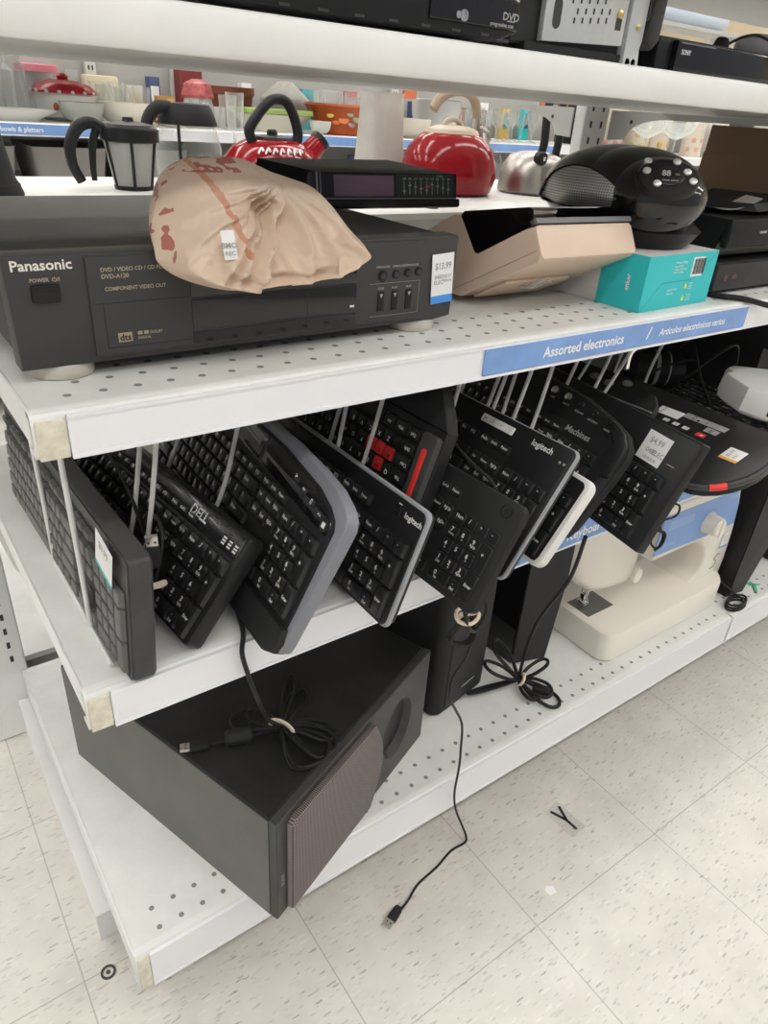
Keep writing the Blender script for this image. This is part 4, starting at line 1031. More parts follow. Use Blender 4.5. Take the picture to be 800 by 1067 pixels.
b = MB(); b.M = Ff; b.prism(gp, .0006, .011, .004); part('mesh_grille', b, GR, FP, local=False, label='brown mesh grille')
b = MB(); b.M = Ff @ T(.0105,.075,.0004) @ RZ(PI/2); b.text('SONY', 0, 0, .0095, .0003); part('logo', b, INKG, FP, local=False)
b = MB(); b.M = Ff @ T(.294,.097,-.045)
for k in range(5): b.tube([(.022*math.cos(a), -.016+.009*k+.006*math.sin(a*1.3+k), .006+.010*math.sin(a)) for a in [PI*i/6 for i in range(7)]], .0017, 3, 6)
part('port_wire', b, RIMG2, FP, local=False, label='bundled pale wire in the port')
SIDEP = frame(A+(Dc-A).normalized()*.013, (Dc-A).normalized(), (0,0,1), ((Dc-A).normalized()).cross(Vector((0,0,1))))
b = MB(); q0 = A+(Dc-A).normalized()*.0135; q1 = Dc; sn = (Dc-A).normalized().cross(Vector((0,0,1))).normalized()*-1
if sn.dot(A-Bc) < 0: sn = -sn
b.loft([[up(q0,0),up(q1,0),up(q1,hS-.004),up(q0,hS-.004)],[up(q0,0)+sn*.0012,up(q1,0)+sn*.0012,up(q1,hS-.006)+sn*.0012,up(q0,hS-.006)+sn*.0012]]); part('side_panel', b, SUBS, t, local=False, label='side panel with painted greyish sheen')

def speaker_box(name, label, pts, h, m, top=None, extra=None, r=.006):
    """pts: L, M, R floor points; fourth derived"""
    L_, M_, R_ = [Vector((*p, SB+.0008)) for p in pts]; back = L_+R_-M_
    t = thing(name, label, 'speaker', T(M_.x, M_.y, SB))
    return t, L_, M_, R_, back
# speaker with soft corner, small badge
t, L_, M_, R_, K_ = speaker_box('speaker', 'black computer speaker with small silver badge right beside the subwoofer', ((.640,.668),(.647,.627),(.782,.654)), .40, BLKM)
uu = (R_-M_).normalized(); vv = Vector((-uu.y, uu.x, 0)); ww = .138; dp = .16
Fs = frame(M_, uu, (0,0,1), -vv)
b = MB(); b.M = frame(M_, uu, vv, (0,0,1)); b.prism(rrect(-.010,0,ww,dp,(.020,.012,.01,.01),6), 0, .43, .006, .003); part('cabinet', b, BLKM, t, local=False)
b = MB(); b.M = Fs; b.prism(rrect(.016,.004,ww-.010,.425,.008), -.004, .0022, .002); FP = part('front_panel', b, mat('speaker_cloth_charcoal', (.035,.035,.036), .55, bump=.3, bscale=1600), t, local=False)
b = MB(); b.M = Fs; b.M = b.M @ T(.080,.0375,0) @ RZ(.06); b.box(-.0185,-.0016,.002,.0185,.0016,.0034,.0005); part('badge', b, RIMG2, FP, local=False, label='silver badge')
# glossy sided speaker
t, L_, M_, R_, K_ = speaker_box('speaker', 'tall black speaker with glossy side standing left of the sewing machine', ((.858,.735),(.866,.664),(.940,.640)), .40, BLKS)
uu = (R_-M_).normalized(); vv = (L_-M_).normalized()
b = MB(); hh = .43
P = [M_, R_, R_+vv*.15, M_+vv*.15]
b.loft([[p for p in P],[up(p,.20)+uu*(.012 if i in (1,2) else 0)*1. for i,p in enumerate(P)],[up(p,hh) + (uu*.010 if i in (1,2) else uu*0) for i,p in enumerate(P)]]); part('cabinet', b, BLKG, t, local=False)
sn = uu.cross(Vector((0,0,1))); 
b = MB(); Q = [M_+uu*.002, R_-uu*.002]
b.loft([[up(Q[0],.003),up(Q[1],.003),up(Q[1],.2)+uu*.012,up(Q[1],hh-.004)+uu*.010,up(Q[0],hh-.004)],[up(Q[0],.003)+sn*.006,up(Q[1],.003)+sn*.004,up(Q[1],.2)+uu*.012+sn*.006,up(Q[1],hh-.004)+uu*.010+sn*.006,up(Q[0],hh-.004)+sn*.006]]); part('front_panel', b, mat('speaker_cloth_charcoal', (.035,.035,.036)), t, local=False)

# sewing machine
CREAM = mat('cream_enamel', (.80,.755,.665), .30, coat=.15)
sx, sy = 1.026, .557
t = thing('sewing_machine', 'cream sewing machine with blue panel and dial on the base shelf', 'sewing machine', T(1.23, .63, SB))
z0 = SB+.001
b = MB(); b.prism(rrect(sx,sy,sx+.436,sy+.160,(.030,.060,.012,.018),8), z0, z0+.068, .010, .003)
part('bed', b, CREAM, t, local=False)
# arm, pillar and head as one outline in the front plane, swept in depth
yA0, yA1 = .592, .712
arm = [(1.165,.341),(1.30,.341),(1.335,.332),(1.360,.312),(1.374,.285),(1.378,.262),(1.374,.243),(1.360,.230),(1.335,.222),(1.330,.205),(1.470,.205),(1.474,.25),(1.470,.32),(1.456,.40),(1.438,.452),(1.422,.462),(1.40,.466),(1.165,.466)]
b = MB(); b.M = frame((0,yA0,0),(1,0,0),(0,0,1),(0,-1,0)); b.prism(arm, -(yA1-yA0), 0, .008, .008)
part('arm', b, CREAM, t, local=False, angle=50)
head = [(.957,.44),(.960,.39),(.966,.352),(.990,.322),(1.025,.292),(1.055,.278),(1.09,.270),(1.15,.266),(1.172,.272),(1.180,.29),(1.18,.466),(.985,.466),(.962,.456)]
b = MB(); b.M = frame((0,.628,0),(1,0,0),(0,0,1),(0,-1,0)); b.prism(head, -.10, 0, .020, .012); part('head', b, CREAM, t, local=False, angle=60)
b = MB(); b.M = frame((0,yA0-.0008,0),(1,0,0),(0,0,1),(0,-1,0)); b.prism([(1.155,.358),(1.160,.448),(1.426,.444),(1.446,.398),(1.454,.352),(1.36,.350)], -.001, .0006)
b.mi = 1
for k in range(9): b.box(1.185+k*.0095,.410,.0006,1.1925+k*.0095,.432-.001*(k%3),.0009)
b.text('brother', 1.205, .3745, .013, .0008); b.mi = 2
for k in range(5): b.box(1.40+k*.007,.425,.0006,1.401+k*.007,.435,.0009)
FP = part('stitch_panel', b, [mat('panel_blue', s2l(126,160,212), .4), mat('panel_blue_pale', s2l(150,180,222), .4), INKW], t, local=False, label='blue stitch panel')
b = MB(); b.M = frame((1.334,yA0-.0015,.388),(1,0,0),(0,0,1),(0,-1,0)); b.lathe([(.025,0),(.025,.004),(.0225,.008),(.021,.028),(.018,.031)], 28); b.box(-.003,-.021,.028,.003,.021,.034,.001); part('dial', b, CREAM, FP, local=False)
b = MB(); b.M = frame((1.426,.5905,.306),(1,0,0),(0,0,1),(0,-1,0)); b.box(-.001,-.012,0,.023,.025,.0005); b.mi = 1; b.text('$39.99', .011, .014, .006, .0007, maxw=.019); b.text('0482', .011, .006, .005, .0007); b.mi = 2; b.box(-.003,-.013,.0004,.027,-.009,.0008); part('price_label', b, [PAPER, INKG, TAPEB], t, local=False, label='white price label with blue stripe')
b = MB(); b.M = frame((1.424,.5905,.260),(1,0,0),(0,0,1),(0,-1,0)); b.tube([(.014,.014,.0),(.004,.016,.0),(-.004,.004,0),(.006,-.002,0),(.002,-.016,0),(-.012,-.018,0)], .0009, 5, 6); part('emblem', b, RIMG2, t, local=False)
b = MB(); b.M = frame((1.172,.627,.288),(1,0,0),(0,0,1),(0,-1,0)); b.lathe([(.016,-.002),(.0165,.004),(.014,.008)], 24, sx=.9, sy=1.15); part('tension_dial', b, CREAM, t, local=False)
nx, ny = 1.046, sy+.108
b = MB(); b.M = T(nx+.04,ny-.006,z0+.0685); b.box(-.042,-.030,-.0005,.038,.028,.0006); part('needle_plate', b, mat('needle_plate_steel', (.20,.20,.20), .35, metal=.7), t, local=False)
NX = nx+.030
b = MB(); b.cyl(NX,ny,z0+.075,.300,.0032,10); part('needle_bar', b, CHROME, t, local=False)
b = MB(); b.cyl(NX-.014,ny+.004,z0+.080,.292,.003,10); b.box(NX-.02,ny-.012,z0+.074,NX-.004,ny+.012,z0+.079,.001); b.box(NX-.018,ny-.006,z0+.079,NX-.008,ny+.006,z0+.099,.001); part('presser_foot', b, CHROME, t, local=False)
b = MB(); b.box(NX-.006,ny-.006,.262,NX+.010,ny+.006,.284,.001); b.M = T(NX+.010,ny,.27) @ RY(PI/2); b.lathe([(.004,0),(.004,.010)], 12); part('needle_clamp', b, STEEL, t, local=False)
b = MB(); b.tube([(NX-.025,ny-.01,.285),(NX-.03,ny-.016,.268),(NX-.022,ny-.018,.252)], .0016, 4, 6); part('thread_guide', b, STEEL, t, local=False)
# black tower speaker right of the sewing machine
t = thing('speaker', 'leaning black box with tapering side, right of the sewing machine', 'speaker', T(1.49,.57,SB))
b = MB(); b.hexa([(1.476,.560,SB+.001),(1.535,.553,SB+.001),(1.56,.74,SB+.001),(1.478,.75,SB+.001),(1.515,.570,.515),(1.665,.545,.515),(1.70,.76,.515),(1.54,.78,.515)]); part('cabinet', b, BLKS, t, local=False)
b = MB(); b.hexa([(1.480,.5575,SB+.006),(1.531,.5510,SB+.006),(1.532,.5532,SB+.006),(1.481,.5597,SB+.006),(1.519,.5660,.51),(1.660,.5425,.51),(1.661,.5448,.51),(1.520,.5683,.51)]); part('front_panel', b, BLK, t, local=False)
b = MB()
for k in range(3): b.tube([(1.462+.032*math.cos(a)+.004*k, .528+.016*math.sin(a)+.002*k, SB+.004+.0045*k) for a in [2*PI*i/12 for i in range(12)]], .0026, 3, 8, True)
b.tube([(1.494,.53,SB+.008),(1.47,.56,SB+.03),(1.452,.58,SB+.05)], .0026, 4, 8)
solo('power_cable', b, CABLE, 'small coil of black cable at the foot of the leaning black box', 'cable', T(0,0,0))
b = MB(); b.tube([(1.56,.53,SB+.002),(1.585,.55,SB+.0022),(1.60,.545,SB+.0025)], lambda u: .002+.003*math.sin(PI*u), 4, 8, flat=.35); b.box(1.575,.556,SB+.0005,1.592,.566,SB+.0018)
solo('paper_scrap', b, mat('scrap_green', (.12,.50,.33), .5), 'torn green scrap on the base shelf near the clip', 'scrap', T(0,0,0))
b = MB(); b.box(1.73,.58,SB+.0006,1.95,.80,.50,.004); b.box(1.74,.574,SB+.01,1.94,.581,.49,.002)
solo('speaker', b, BLKM, 'black box farthest right on the base shelf of the next bay', 'speaker', T(0,0,0))

# ------------------------------------------------------------------ cables
def usb(t, p, d, upv=(0,0,1)):
    """plug of a cable: grey metal tongue, black grip"""
    x = Vector(d).normalized(); y = Vector(upv).cross(x).normalized(); M = frame(p, x, y, x.cross(y))
    b = MB(); b.M = M; b.prism([(-.026,-.004),(-.022,-.0065),(-.004,-.0075),(0,-.0068),(0,.0068),(-.004,.0075),(-.022,.0065),(-.026,.004)], -.0042, .0042, .0015, .0015); part('plug_grip', b, BLKM, t, local=False)
    b = MB(); b.M = M; b.box(0,-.006,-.0023,.0125,.006,.0023,.0004); b.mi = 1; b.box(.004,-.0042,.0022,.0065,-.002,.0025); b.box(.004,.002,.0022,.0065,.0042,.0025); part('plug_tongue', b, [mat('usb_metal', (.55,.53,.49), .3, metal=.8), HOLE], t, local=False, label='metal tongue')
ZS = SB+.001+hS
# keyboard cable coiled on the subwoofer
t = thing('keyboard_cable', 'bundled black cable with metal plug lying on top of the subwoofer', 'cable', T(.30,.60,ZS))
kn = Vector((.304,.578,ZS+.014))
b = MB(); b.tube([(.236,.56,SK+.008),(.222,.510,SK+.010),(.214,.497,SK-.008),(.221,.497,SK-.045),(.232,.500,.520),(.262,.540,.44),(.292,.570,ZS+.035), kn+Vector((0,0,.004)), (.312,.570,ZS+.008)], .0028, 6, 8)
def loop(b, c, a, r1, r2, r=.0026, z=.006, seed=0):
    d = Vector((math.cos(a), math.sin(a), 0)); s = Vector((-d.y, d.x, 0)); c = Vector(c)
    rnd = random.Random(seed)
    pts = [c, c+d*r1*.35-s*r2*.7, c+d*r1*.8-s*r2, c+d*r1+s*r2*.1, c+d*r1*.75+s*r2, c+d*r1*.3+s*r2*.6, c]
    pts = [Vector((p.x, p.y, c.z-(.0 if i in (0, len(pts)-1) else .0)+rnd.uniform(-.002,.004))) for i, p in enumerate(pts)]
    pts[2].z = pts[3].z = pts[4].z = max(ZS+.0032, z)
    b.tube(pts, r, 6, 8)
for k, (a, r1, r2) in enumerate(((.95,.115,.008),(.72,.085,.014),(2.25,.075,.020),(2.0,.060,.012),(-.35,.066,.014),(-.6,.074,.013),(-.95,.080,.024),(-1.3,.078,.030),(-1.6,.070,.016))):
    loop(b, kn, a, r1, r2, z=ZS+.004+.0025*(k % 4), seed=k)
part('cord', b, CABLE, t, local=False)
b = MB(); b.M = T(*kn) @ RZ(.5); b.lathe([(.016,-.006),(.0175,-.003),(.0175,.003),(.016,.006)], 20, cap0=False, cap1=False) if False else b.tube([(.0,-.018,-.010),(.0,-.016,.006),(0,0,.0125),(0,.016,.006),(0,.020,-.010)], .0036, 5, 8, flat=.6); part('rubber_band', b, TIE, t, local=False, label='tan rubber band')
b = MB(); b.tube([kn,(.28,.588,ZS+.010),(.262,.592,ZS+.010)], .0024, 5, 8); b.tube([(.236,.602,ZS+.009),(.222,.606,ZS+.007),(.214,.610,ZS+.0065)], .0022, 5, 8); part('cord', b, CABLE, t, local=False)
b = MB(); b.M = frame_xy((.249,.597,ZS+.0125),(-.93,.36,0),(-.36,-.93,0)); b.M = b.M @ RY(PI/2) @ T(0,0,-.019); b.lathe([(.007,0),(.0115,.004),(.0115,.034),(.007,.038)], 18); part('ferrite_bead', b, BLKM, t, local=False)
usb(t, Vector((.188,.620,ZS+.0062)), (-.93,.36,0))

# cable hanging to the floor from the plain keyboard
t = thing('keyboard_cable', 'thin black cable hanging from the plain keyboard down to the floor', 'cable', T(.52,.46,0))
b = MB()
tp = [(.470,.432,.602),(.474,.425,.580),(.490,.428,.560),(.508,.436,.556),(.520,.440,.575),(.512,.442,.597),(.500,.440,.585),(.506,.440,.555),(.503,.445,.503),(.490,.452,.464),(.497,.457,.420),(.520,.466,.380),(.548,.475,.327),(.562,.482,.262),(.574,.490,.203),(.577,.4935,.139),(.587,.4935,.090),(.607,.490,.036),(.618,.487,.0045),(.609,.479,.0024),(.578,.480,.0024),(.538,.470,.0024),(.492,.463,.0024),(.462,.450,.0026),(.440,.443,.004)]
b.tube(tp, .0019, 5, 8); part('cord', b, CABLE, t, local=False)
b = MB()
for k in range(4): b.tube([(.482+.018*math.cos(a)+.004*k, .436+.006*k+.006*math.sin(2*a), .560-.004*k+.026*math.sin(a)) for a in [2*PI*i/10+k*.4 for i in range(10)]], .0017, 3, 6, True)
part('cord_loops', b, CABLE, t, local=False)
b = MB(); b.tube([(.470+.026*q, .437+.002*math.sin(q*5), .585-.002*q) for q in (0,.25,.5,.75,1)], .0032, 4, 8); b.tube([(.466,.432,.583),(.480,.424,.579),(.497,.430,.583),(.492,.446,.587),(.472,.444,.588)], .0026, 3, 6, True); part('twist_tie', b, TIE, t, local=False, label='tan twist tie')
usb(t, Vector((.418,.438,.0048)), (-.93,-.37,0))

# thick cable bundle beside the glossy speaker
t = thing('power_cable', 'thick black cable bundle tied beside the glossy sided speaker on the base shelf', 'cable', T(.82,.60,SB))
b = MB(); kn = Vector((.830,.606,SB+.020))
b.tube([(.735,.47,.600),(.765,.50,.50),(.795,.55,.40),(.820,.585,.33),(.826,.60,.26),(.828,.605,SB+.05), kn], .0032, 6, 8)
def loop3(a, r1, r2, lift, seed):
    d = Vector((math.cos(a), math.sin(a), 0)); s = Vector((-d.y, d.x, 0))
    pts = [kn, kn+d*r1*.4-s*r2*.8, kn+d*r1*.85-s*r2*.8, kn+d*r1, kn+d*r1*.85+s*r2*.8, kn+d*r1*.4+s*r2*.8, kn]
    pts = [Vector((p.x, p.y, max(SB+.004, SB+.02+lift*(p-kn).length/max(.01, r1)))) for p in pts]
    b.tube(pts, .0034, 6, 8)
for k, (a, r1, r2, l) in enumerate(((2.75,.075,.022,.045),(2.4,.06,.03,.075),(2.9,.11,.004,-.004),(-1.2,.085,.022,-.016),(-.9,.065,.024,-.012),(-.2,.06,.012,.03),(-1.5,.05,.018,-.010))): loop3(a, r1, r2, l, k)
part('cord', b, CABLE, t, local=False)
b = MB(); b.tube([(kn.x-.010,kn.y-.010,kn.z-.006),(kn.x-.004,kn.y-.014,kn.z+.008),(kn.x+.008,kn.y-.004,kn.z+.012),(kn.x+.012,kn.y+.008,kn.z)], .0032, 5, 8); part('twist_tie', b, TIE, t, local=False, label='tan tie')
b = MB(); b.M = frame_xy((.852,.570,SB+.011),(.6,-.8,.0),(.8,.6,0)); b.box(-.014,-.009,-.008,.018,.009,.008,.003); part('plug', b, BLKM, t, local=False)

# coiled cable between the two leftmost keyboards
t = thing('keyboard_cable', 'coiled black cable with pale metal plug between the two leftmost keyboards', 'cable', T(.150,.58,SK))
b = MB()
for k in range(5): b.tube([(.130+.020*(1+math.sin(a))+.002*k, .590+.007*k+.030*math.cos(a), SK+.072+.05*math.sin(a)-.003*k) for a in [2*PI*i/10 for i in range(10)]], .0021, 3, 8, True)
b.tube([(.14,.86,SK+.11),(.15,.80,SK+.165),(.155,.72,SK+.165),(.158,.64,SK+.13),(.156,.59,SK+.09)], .0021, 6, 8)
part('cord', b, CABLE, t, local=False)
b = MB(); b.tube([(.140,.560,SK+.066),(.150,.553,SK+.070),(.160,.562,SK+.064)], .0036, 4, 8); part('twist_tie', b, TIE, t, local=False, label='tan tie')
usb(t, Vector((.149,.553,SK+.118)), (-.04,-.10,1.0), upv=(-.3,-1,-.1))

# curled cable ends under the price label keyboard
t = thing('keyboard_cable', 'thin curled cable end poking from under the square price label keyboard', 'cable', T(.84,.42,SK))
b = MB()
b.tube([(.80,.46,.610),(.815,.425,.625),(.838,.405,.637),(.848,.408,.650),(.835,.415,.653),(.822,.415,.640),(.82,.412,.622),(.828,.408,.605),(.818,.406,.590),(.805,.410,.600),(.812,.415,.617)], .0016, 5, 8)
b.tube([(.815,.41,.618),(.826,.405,.612),(.823,.404,.596),(.812,.406,.588)], .0022, 5, 8); part('cord', b, CABLE, t, local=False)
# thin cable crossing in front of the pale-button keyboard
b = MB(); b.tube([(.600,.66,.742),(.594,.643,.732),(.590,.62,.723),(.582,.564,.712),(.579,.535,.709),(.575,.51,.703),(.566,.48,.689)], .0021, 6, 8)
solo('keyboard_cable', b, mat('cable_painted_sheen', (.05,.05,.05), .35), 'thin dark cable crossing the keys of the pale-button keyboard', 'cable', T(0,0,0))  # black cable painted greyer for the light along it

# clutter at the right end of the keyboard shelf
WP = mat('white_plastic_device', (.66,.66,.64), .38)
M = frame_xy((1.135,.505,.735), (.93,-.30,-.10), (.34,.93,.05))
t = thing('white_adapter', 'white plastic docking device lying over the flat keyboard at the right edge', 'device', M)
b = MB(); b.prism([(0,0),(.030,-.030),(.17,-.04),(.17,.10),(.06,.11),(.035,.095),(.030,.075),(.012,.070),(.004,.045)], -.030, .016, .007, .004); part('shell', b, WP, t)
b = MB(); b.prism([(.010,.004),(.034,-.022),(.165,-.032),(.165,-.02),(.04,-.008),(.02,.010)], -.034, -.005, .001); part('grey_base', b, RIMG2, t)
for q in range(3):
    b = MB(); b.box(.030+q*.022,-.034,-.022,.044+q*.022,-.029,-.012); part('port', b, BLKS, t)
t = thing('camera_charger', 'black lens-like cylinder with pale bands behind the flat keyboard', 'device', T(1.36,.83,.66))
b = MB(); b.M = T(1.33,.80,.665) @ RZ(.9) @ RX(PI/2); b.lathe([(.030,-.05),(.036,-.045),(.036,.03),(.032,.05)], 24); b.mi = 1; b.lathe([(.0366,-.012),(.0366,-.004)], 24, cap0=False, cap1=False); b.lathe([(.0366,.016),(.0366,.019)], 24, cap0=False, cap1=False); part('barrel', b, [BLKS, RIMG2], t, local=False)
b = MB(); b.tube([(1.30,.75,.64),(1.27,.70,.68),(1.30,.66,.74),(1.36,.66,.75),(1.42,.68,.70),(1.46,.70,.66)], .0026, 6, 8); b.tube([(1.36,.78,.70),(1.30,.72,.75),(1.26,.66,.70),(1.25,.62,.66)], .0024, 6, 8); b.tube([(1.22,.78,.64),(1.26,.76,.68),(1.33,.74,.70),(1.42,.76,.68)], .0026, 6, 8)
solo('power_cable', b, CABLE, 'tangle of black cable over the flat keyboard at right', 'cable', T(0,0,0))
b = MB(); b.box(1.22,.92,SK+.002,1.40,1.10,SK+.19,.004); solo('router_box', b, mat('carton_grey', (.36,.36,.35), .6), 'pale grey carton at the back of the keyboard shelf', 'carton', T(0,0,0))
b = MB(); b.hexa([(1.43,.62,.74),(1.75,.60,.72),(1.75,1.0,.74),(1.43,1.0,.76),(1.43,.62,.80),(1.75,.60,.78),(1.75,1.0,.81),(1.43,1.0,.83)]); b.box(1.47,.66,SK-.02,1.70,.95,.735)
solo('printer', b, BLKM, 'large black machine filling the right end behind the white device', 'printer', T(0,0,0))
b = MB(); b.M = T(.985,.80,SK+.175) @ RZ(-.4) @ RX(.3); b.box(-.045,-.014,-.05,.045,.014,.06,.004); b.mi = 1; b.box(-.02,-.0145,.0,.03,-.0138,.055); b.mi = 2; b.box(-.02,-.0148,.0,.03,-.0142,.016); 
solo('power_adapter', b, [BLKM, PAPER, mat('label_green', (.03,.30,.24), .5)], 'black adapter with white and green label behind the silver dot keyboard', 'adapter', T(0,0,0))

# ------------------------------------------------------------------ top shelf
zt = ST+.0015
t = thing('disc_player', 'long black disc player with white DVD mark on the top shelf left of the tower', 'disc player', T(.36,.56,zt))
b = MB(); b.box(.115,.563,zt+.007,.535,.80,zt+.050,.003); part('casing', b, BLKS, t, local=False)
fr = frame((0,.562,0),(1,0,0),(0,0,1),(0,-1,0))
b = MB(); b.M = fr; b.prism([(.112,zt+.006),(.525,zt+.006),(.547,zt+.014),(.547,zt+.041),(.538,zt+.048),(.112,zt+.048)], -.002, .016, .005); FP = part('front_panel', b, BLK, t, local=False)
b = MB(); b.M = fr; b.prism([(.437,zt+.015),(.544,zt+.015),(.544,zt+.040),(.534,zt+.046),(.437,zt+.046)], .0145, .0185, .002); part('gloss_panel', b, BLKG, FP, local=False)
b = MB(); b.M = fr; b.text('DVD', .5335, zt+.0255, .0085, .0188, sx=1.2); b.box(.529,zt+.0215,.0187,.5385,zt+.0225,.0189); b.text('progressive scan', .523, zt+.0180, .0045, .0188, maxw=.030); b.lathe([(.0045,.0185),(.0045,.0192),(.0038,.0192),(.0038,.0185)], 16) if False else None
part('printing', b, INKG, FP, local=False)
b = MB(); b.M = fr @ T(.4755,zt+.021,.0185); b.lathe([(.0045,0),(.0045,.0012),(.0036,.0012),(.0036,.0003)], 18); b.M = fr @ T(.4690,zt+.021,.0185); b.lathe([(.0028,0),(.0028,.0012),(.0020,.0012)], 14); part('jack_ring', b, RIMG2, FP, local=False)
for k in range(11):
    b = MB(); b.M = fr; b.prism(rrect(.150+k*.035,zt+.0085,.160+k*.035,zt+.0105,.0005), .013, .0163); part('vent_slot', b, BODYG, FP, local=False)
for x in (.15,.50):
    for y in (.60,.77):
        b = MB(); b.cyl(x,y,zt,zt+.008,.011,12); part('foot', b, BLKM, t, local=False)
# bare computer tower
t = thing('computer_tower', 'bare metal computer tower with punched vents and black front bezel on the top shelf', 'computer tower', T(.70,.60,zt))
BR = mat('brass_screw', (.62,.50,.24), .3, metal=.9)
ty = .590
fr = frame((0,ty,0),(1,0,0),(0,0,1),(0,-1,0))
b = MB(); b.box(.585,ty+.006,zt+.012,.775,ty+.26,1.335,.002); part('chassis', b, mat('chassis_dark', (.03,.03,.03), .5), t, local=False)
b = MB(); b.M = fr; b.prism([(.622,zt+.016),(.752,zt+.022),(.752,1.335),(.622,1.335)], -.004, .003, .001); b.mi = 1
b.prism(rrect(.634,zt+.028,.646,1.225,.006), .0028, .0034)
for r in range(7):
    for c_ in range(7):
        x = .667+c_*.0128+(r % 2)*.0064*1.0-.0030*r; z = zt+.038+r*.0085+c_*.0012
        if x < .725 and z < 1.33: b.box(x-.0012,z-.0026,.0028,x+.0012,z+.0026,.0034)
b.box(.735,zt+.036,.0028,.7445,zt+.047,.0034)
part('metal_panel', b, [ZINC, HOLE], t, local=False, label='zinc panel with vent slots')
b = MB(); b.M = fr; b.prism([(.757,zt+.004),(.778,zt+.006),(.785,zt+.03),(.785,1.335),(.757,1.335)], -.02, .005, .001); b.prism([(.758,zt),(.786,zt),(.783,zt+.02),(.757,zt+.016)], .002, .0045); b.mi = 1
for x in (.765,.7755): b.M = fr @ T(x,zt+.0075,.0044); b.lathe([(.0042,0),(.0042,.0006)], 14)
part('corner_post', b, [ZINC, HOLE], t, local=False)
b = MB(); b.M = fr @ T(.7395,zt+.051,.003); b.lathe([(.0045,0),(.0045,.002),(.003,.003)], 14); b.M = fr @ T(.7725,zt+.042,.005); b.lathe([(.0034,0),(.0034,.0018),(.002,.0026)], 14); part('screw', b, BR, t, local=False, label='brass screw')
b = MB(); b.M = fr; b.prism([(.790,zt+.028),(.800,zt+.022),(.8105,zt+.032),(.8165,1.335),(.790,1.335)], -.16, .010, .004); b.box(.785,zt+.05,-.05,.793,1.33,.006); part('front_bezel', b, mat('bezel_charcoal', (.045,.045,.045), .4), t, local=False, label='black front bezel')
b = MB(); b.M = fr; b.box(.600,zt+.004,-.02,.755,zt+.014,.001); part('bottom_rail', b, BLKM, t, local=False)
# boards and cables left of the tower
b = MB(); b.box(.551,.60,zt+.002,.580,.80,zt+.13,.003); b.mi = 1
for k in range(2): b.box(.556+k*.012,.598,zt+.014,.560+k*.012,.6005,zt+.10)
b.box(.556,.592,zt+.010,.580,.600,zt+.013)
solo('drive_unit', b, [BLKM, BODYG], 'dark drive cage standing between the black disc player and the tower', 'drive', T(0,0,0))
# slim black player
t = thing('disc_player', 'slim black player with white lettering on the top shelf right of the tower', 'disc player', T(1.05,.64,zt))
b = MB(); b.box(.852,.612,zt+.004,1.28,.80,zt+.043,.002); part('casing', b, BLKS, t, local=False)
fr = frame((0,.611,0),(1,0,0),(0,0,1),(0,-1,0))
b = MB(); b.M = fr; b.prism([(.880,zt+.006),(1.28,zt+.006),(1.28,zt+.040),(.880,zt+.040)], -.002, .008, .002); b.mi = 1; b.box(.885,zt+.0375,.0078,.96,zt+.0385,.0085); FP = part('front_panel', b, [BLKG, RIMG2], t, local=False)
b = MB(); b.M = fr; b.text('SONY', .8985, zt+.0285, .0105, .0084, maxw=.020); part('logo', b, INKW, FP, local=False)
for x in (.9,1.24):
    for y in (.65,.77):
        b = MB(); b.cyl(x,y,zt,zt+.005,.009,12); part('foot', b, BLKM, t, local=False)
b = MB(); b.M = T(1.055,.66,zt+.0435) @ RY(.2); b.lathe([(.011,0),(.012,.004),(.009,.014),(.007,.016)], 16); solo('plug', b, BLKM, 'small black plug lying on the slim black player', 'plug', T(0,0,0))
b = MB(); b.tube([(1.07,.67,zt+.046),(1.085,.665,zt+.056),(1.11,.66,zt+.066),(1.15,.66,zt+.070),(1.22,.66,zt+.06)], .0020, 6, 8); solo('power_cable', b, CABLE, 'black cable arching over the slim black player', 'cable', T(0,0,0))
b = MB(); b.ellipsoid((1.25,.72,zt+.064), .05,.03,.020, 20, 10); solo('cloth_bundle', b, mat('grey_wrap', (.68,.68,.67), .7), 'grey wrapped bundle resting on the slim black player', 'bundle', T(0,0,0))
b = MB(); b.M = T(2.35,1.80,1.455) @ RY(PI/2); b.lathe([(.032,0),(.034,.004),(.034,.41),(.030,.42)], 28); solo('plastic_roll', b, mat('roll_blue_white', (.60,.68,.78), .2, coat=.3), 'pale blue glossy roll above the slim black player, far behind', 'roll', T(0,0,0))

# ------------------------------------------------------------------ rear shelf: kettles and coffee pots
ZR = .9305
t = thing('filter_basket', 'clear coffee filter basket with black rim and hooked black handle', 'coffee filter basket', T(.502,1.58,ZR))
bx, by = .502, 1.58
b = MB(); b.M = T(bx,by,ZR); b.lathe([(.034,.0),(.038,.003),(.052,.092),(.050,.092),(.036,.005),(.001,.004)], 36); part('cup', b, mat('basket_mesh', (.50,.50,.47), .45, trans=.35), t, local=False)
b = MB(); b.M = T(bx,by,ZR)
b.lathe([(.052,.088),(.0575,.090),(.058,.112),(.052,.114),(.050,.108)], 36, cap0=False, cap1=False); b.lathe([(.036,-.0),(.039,.0),(.040,.008),(.037,.008)], 30, cap0=False, cap1=False)
for k in range(6):
    a = 2*PI*k/6+.25; b.tube([(.0385*math.cos(a),.0385*math.sin(a),.004),(.0535*math.cos(a),.0535*math.sin(a),.092)], .0032, 1, 6)
part('frame', b, BLKS, t, local=False)
b = MB(); b.M = T(bx,by,ZR); b.lathe([(.055,.114),(.05,.120),(.02,.125),(.001,.126)], 32, cap0=False); b.lathe([(.012,.124),(.010,.132),(.001,.133)], 16); part('cover', b, BLKS, t, local=False)
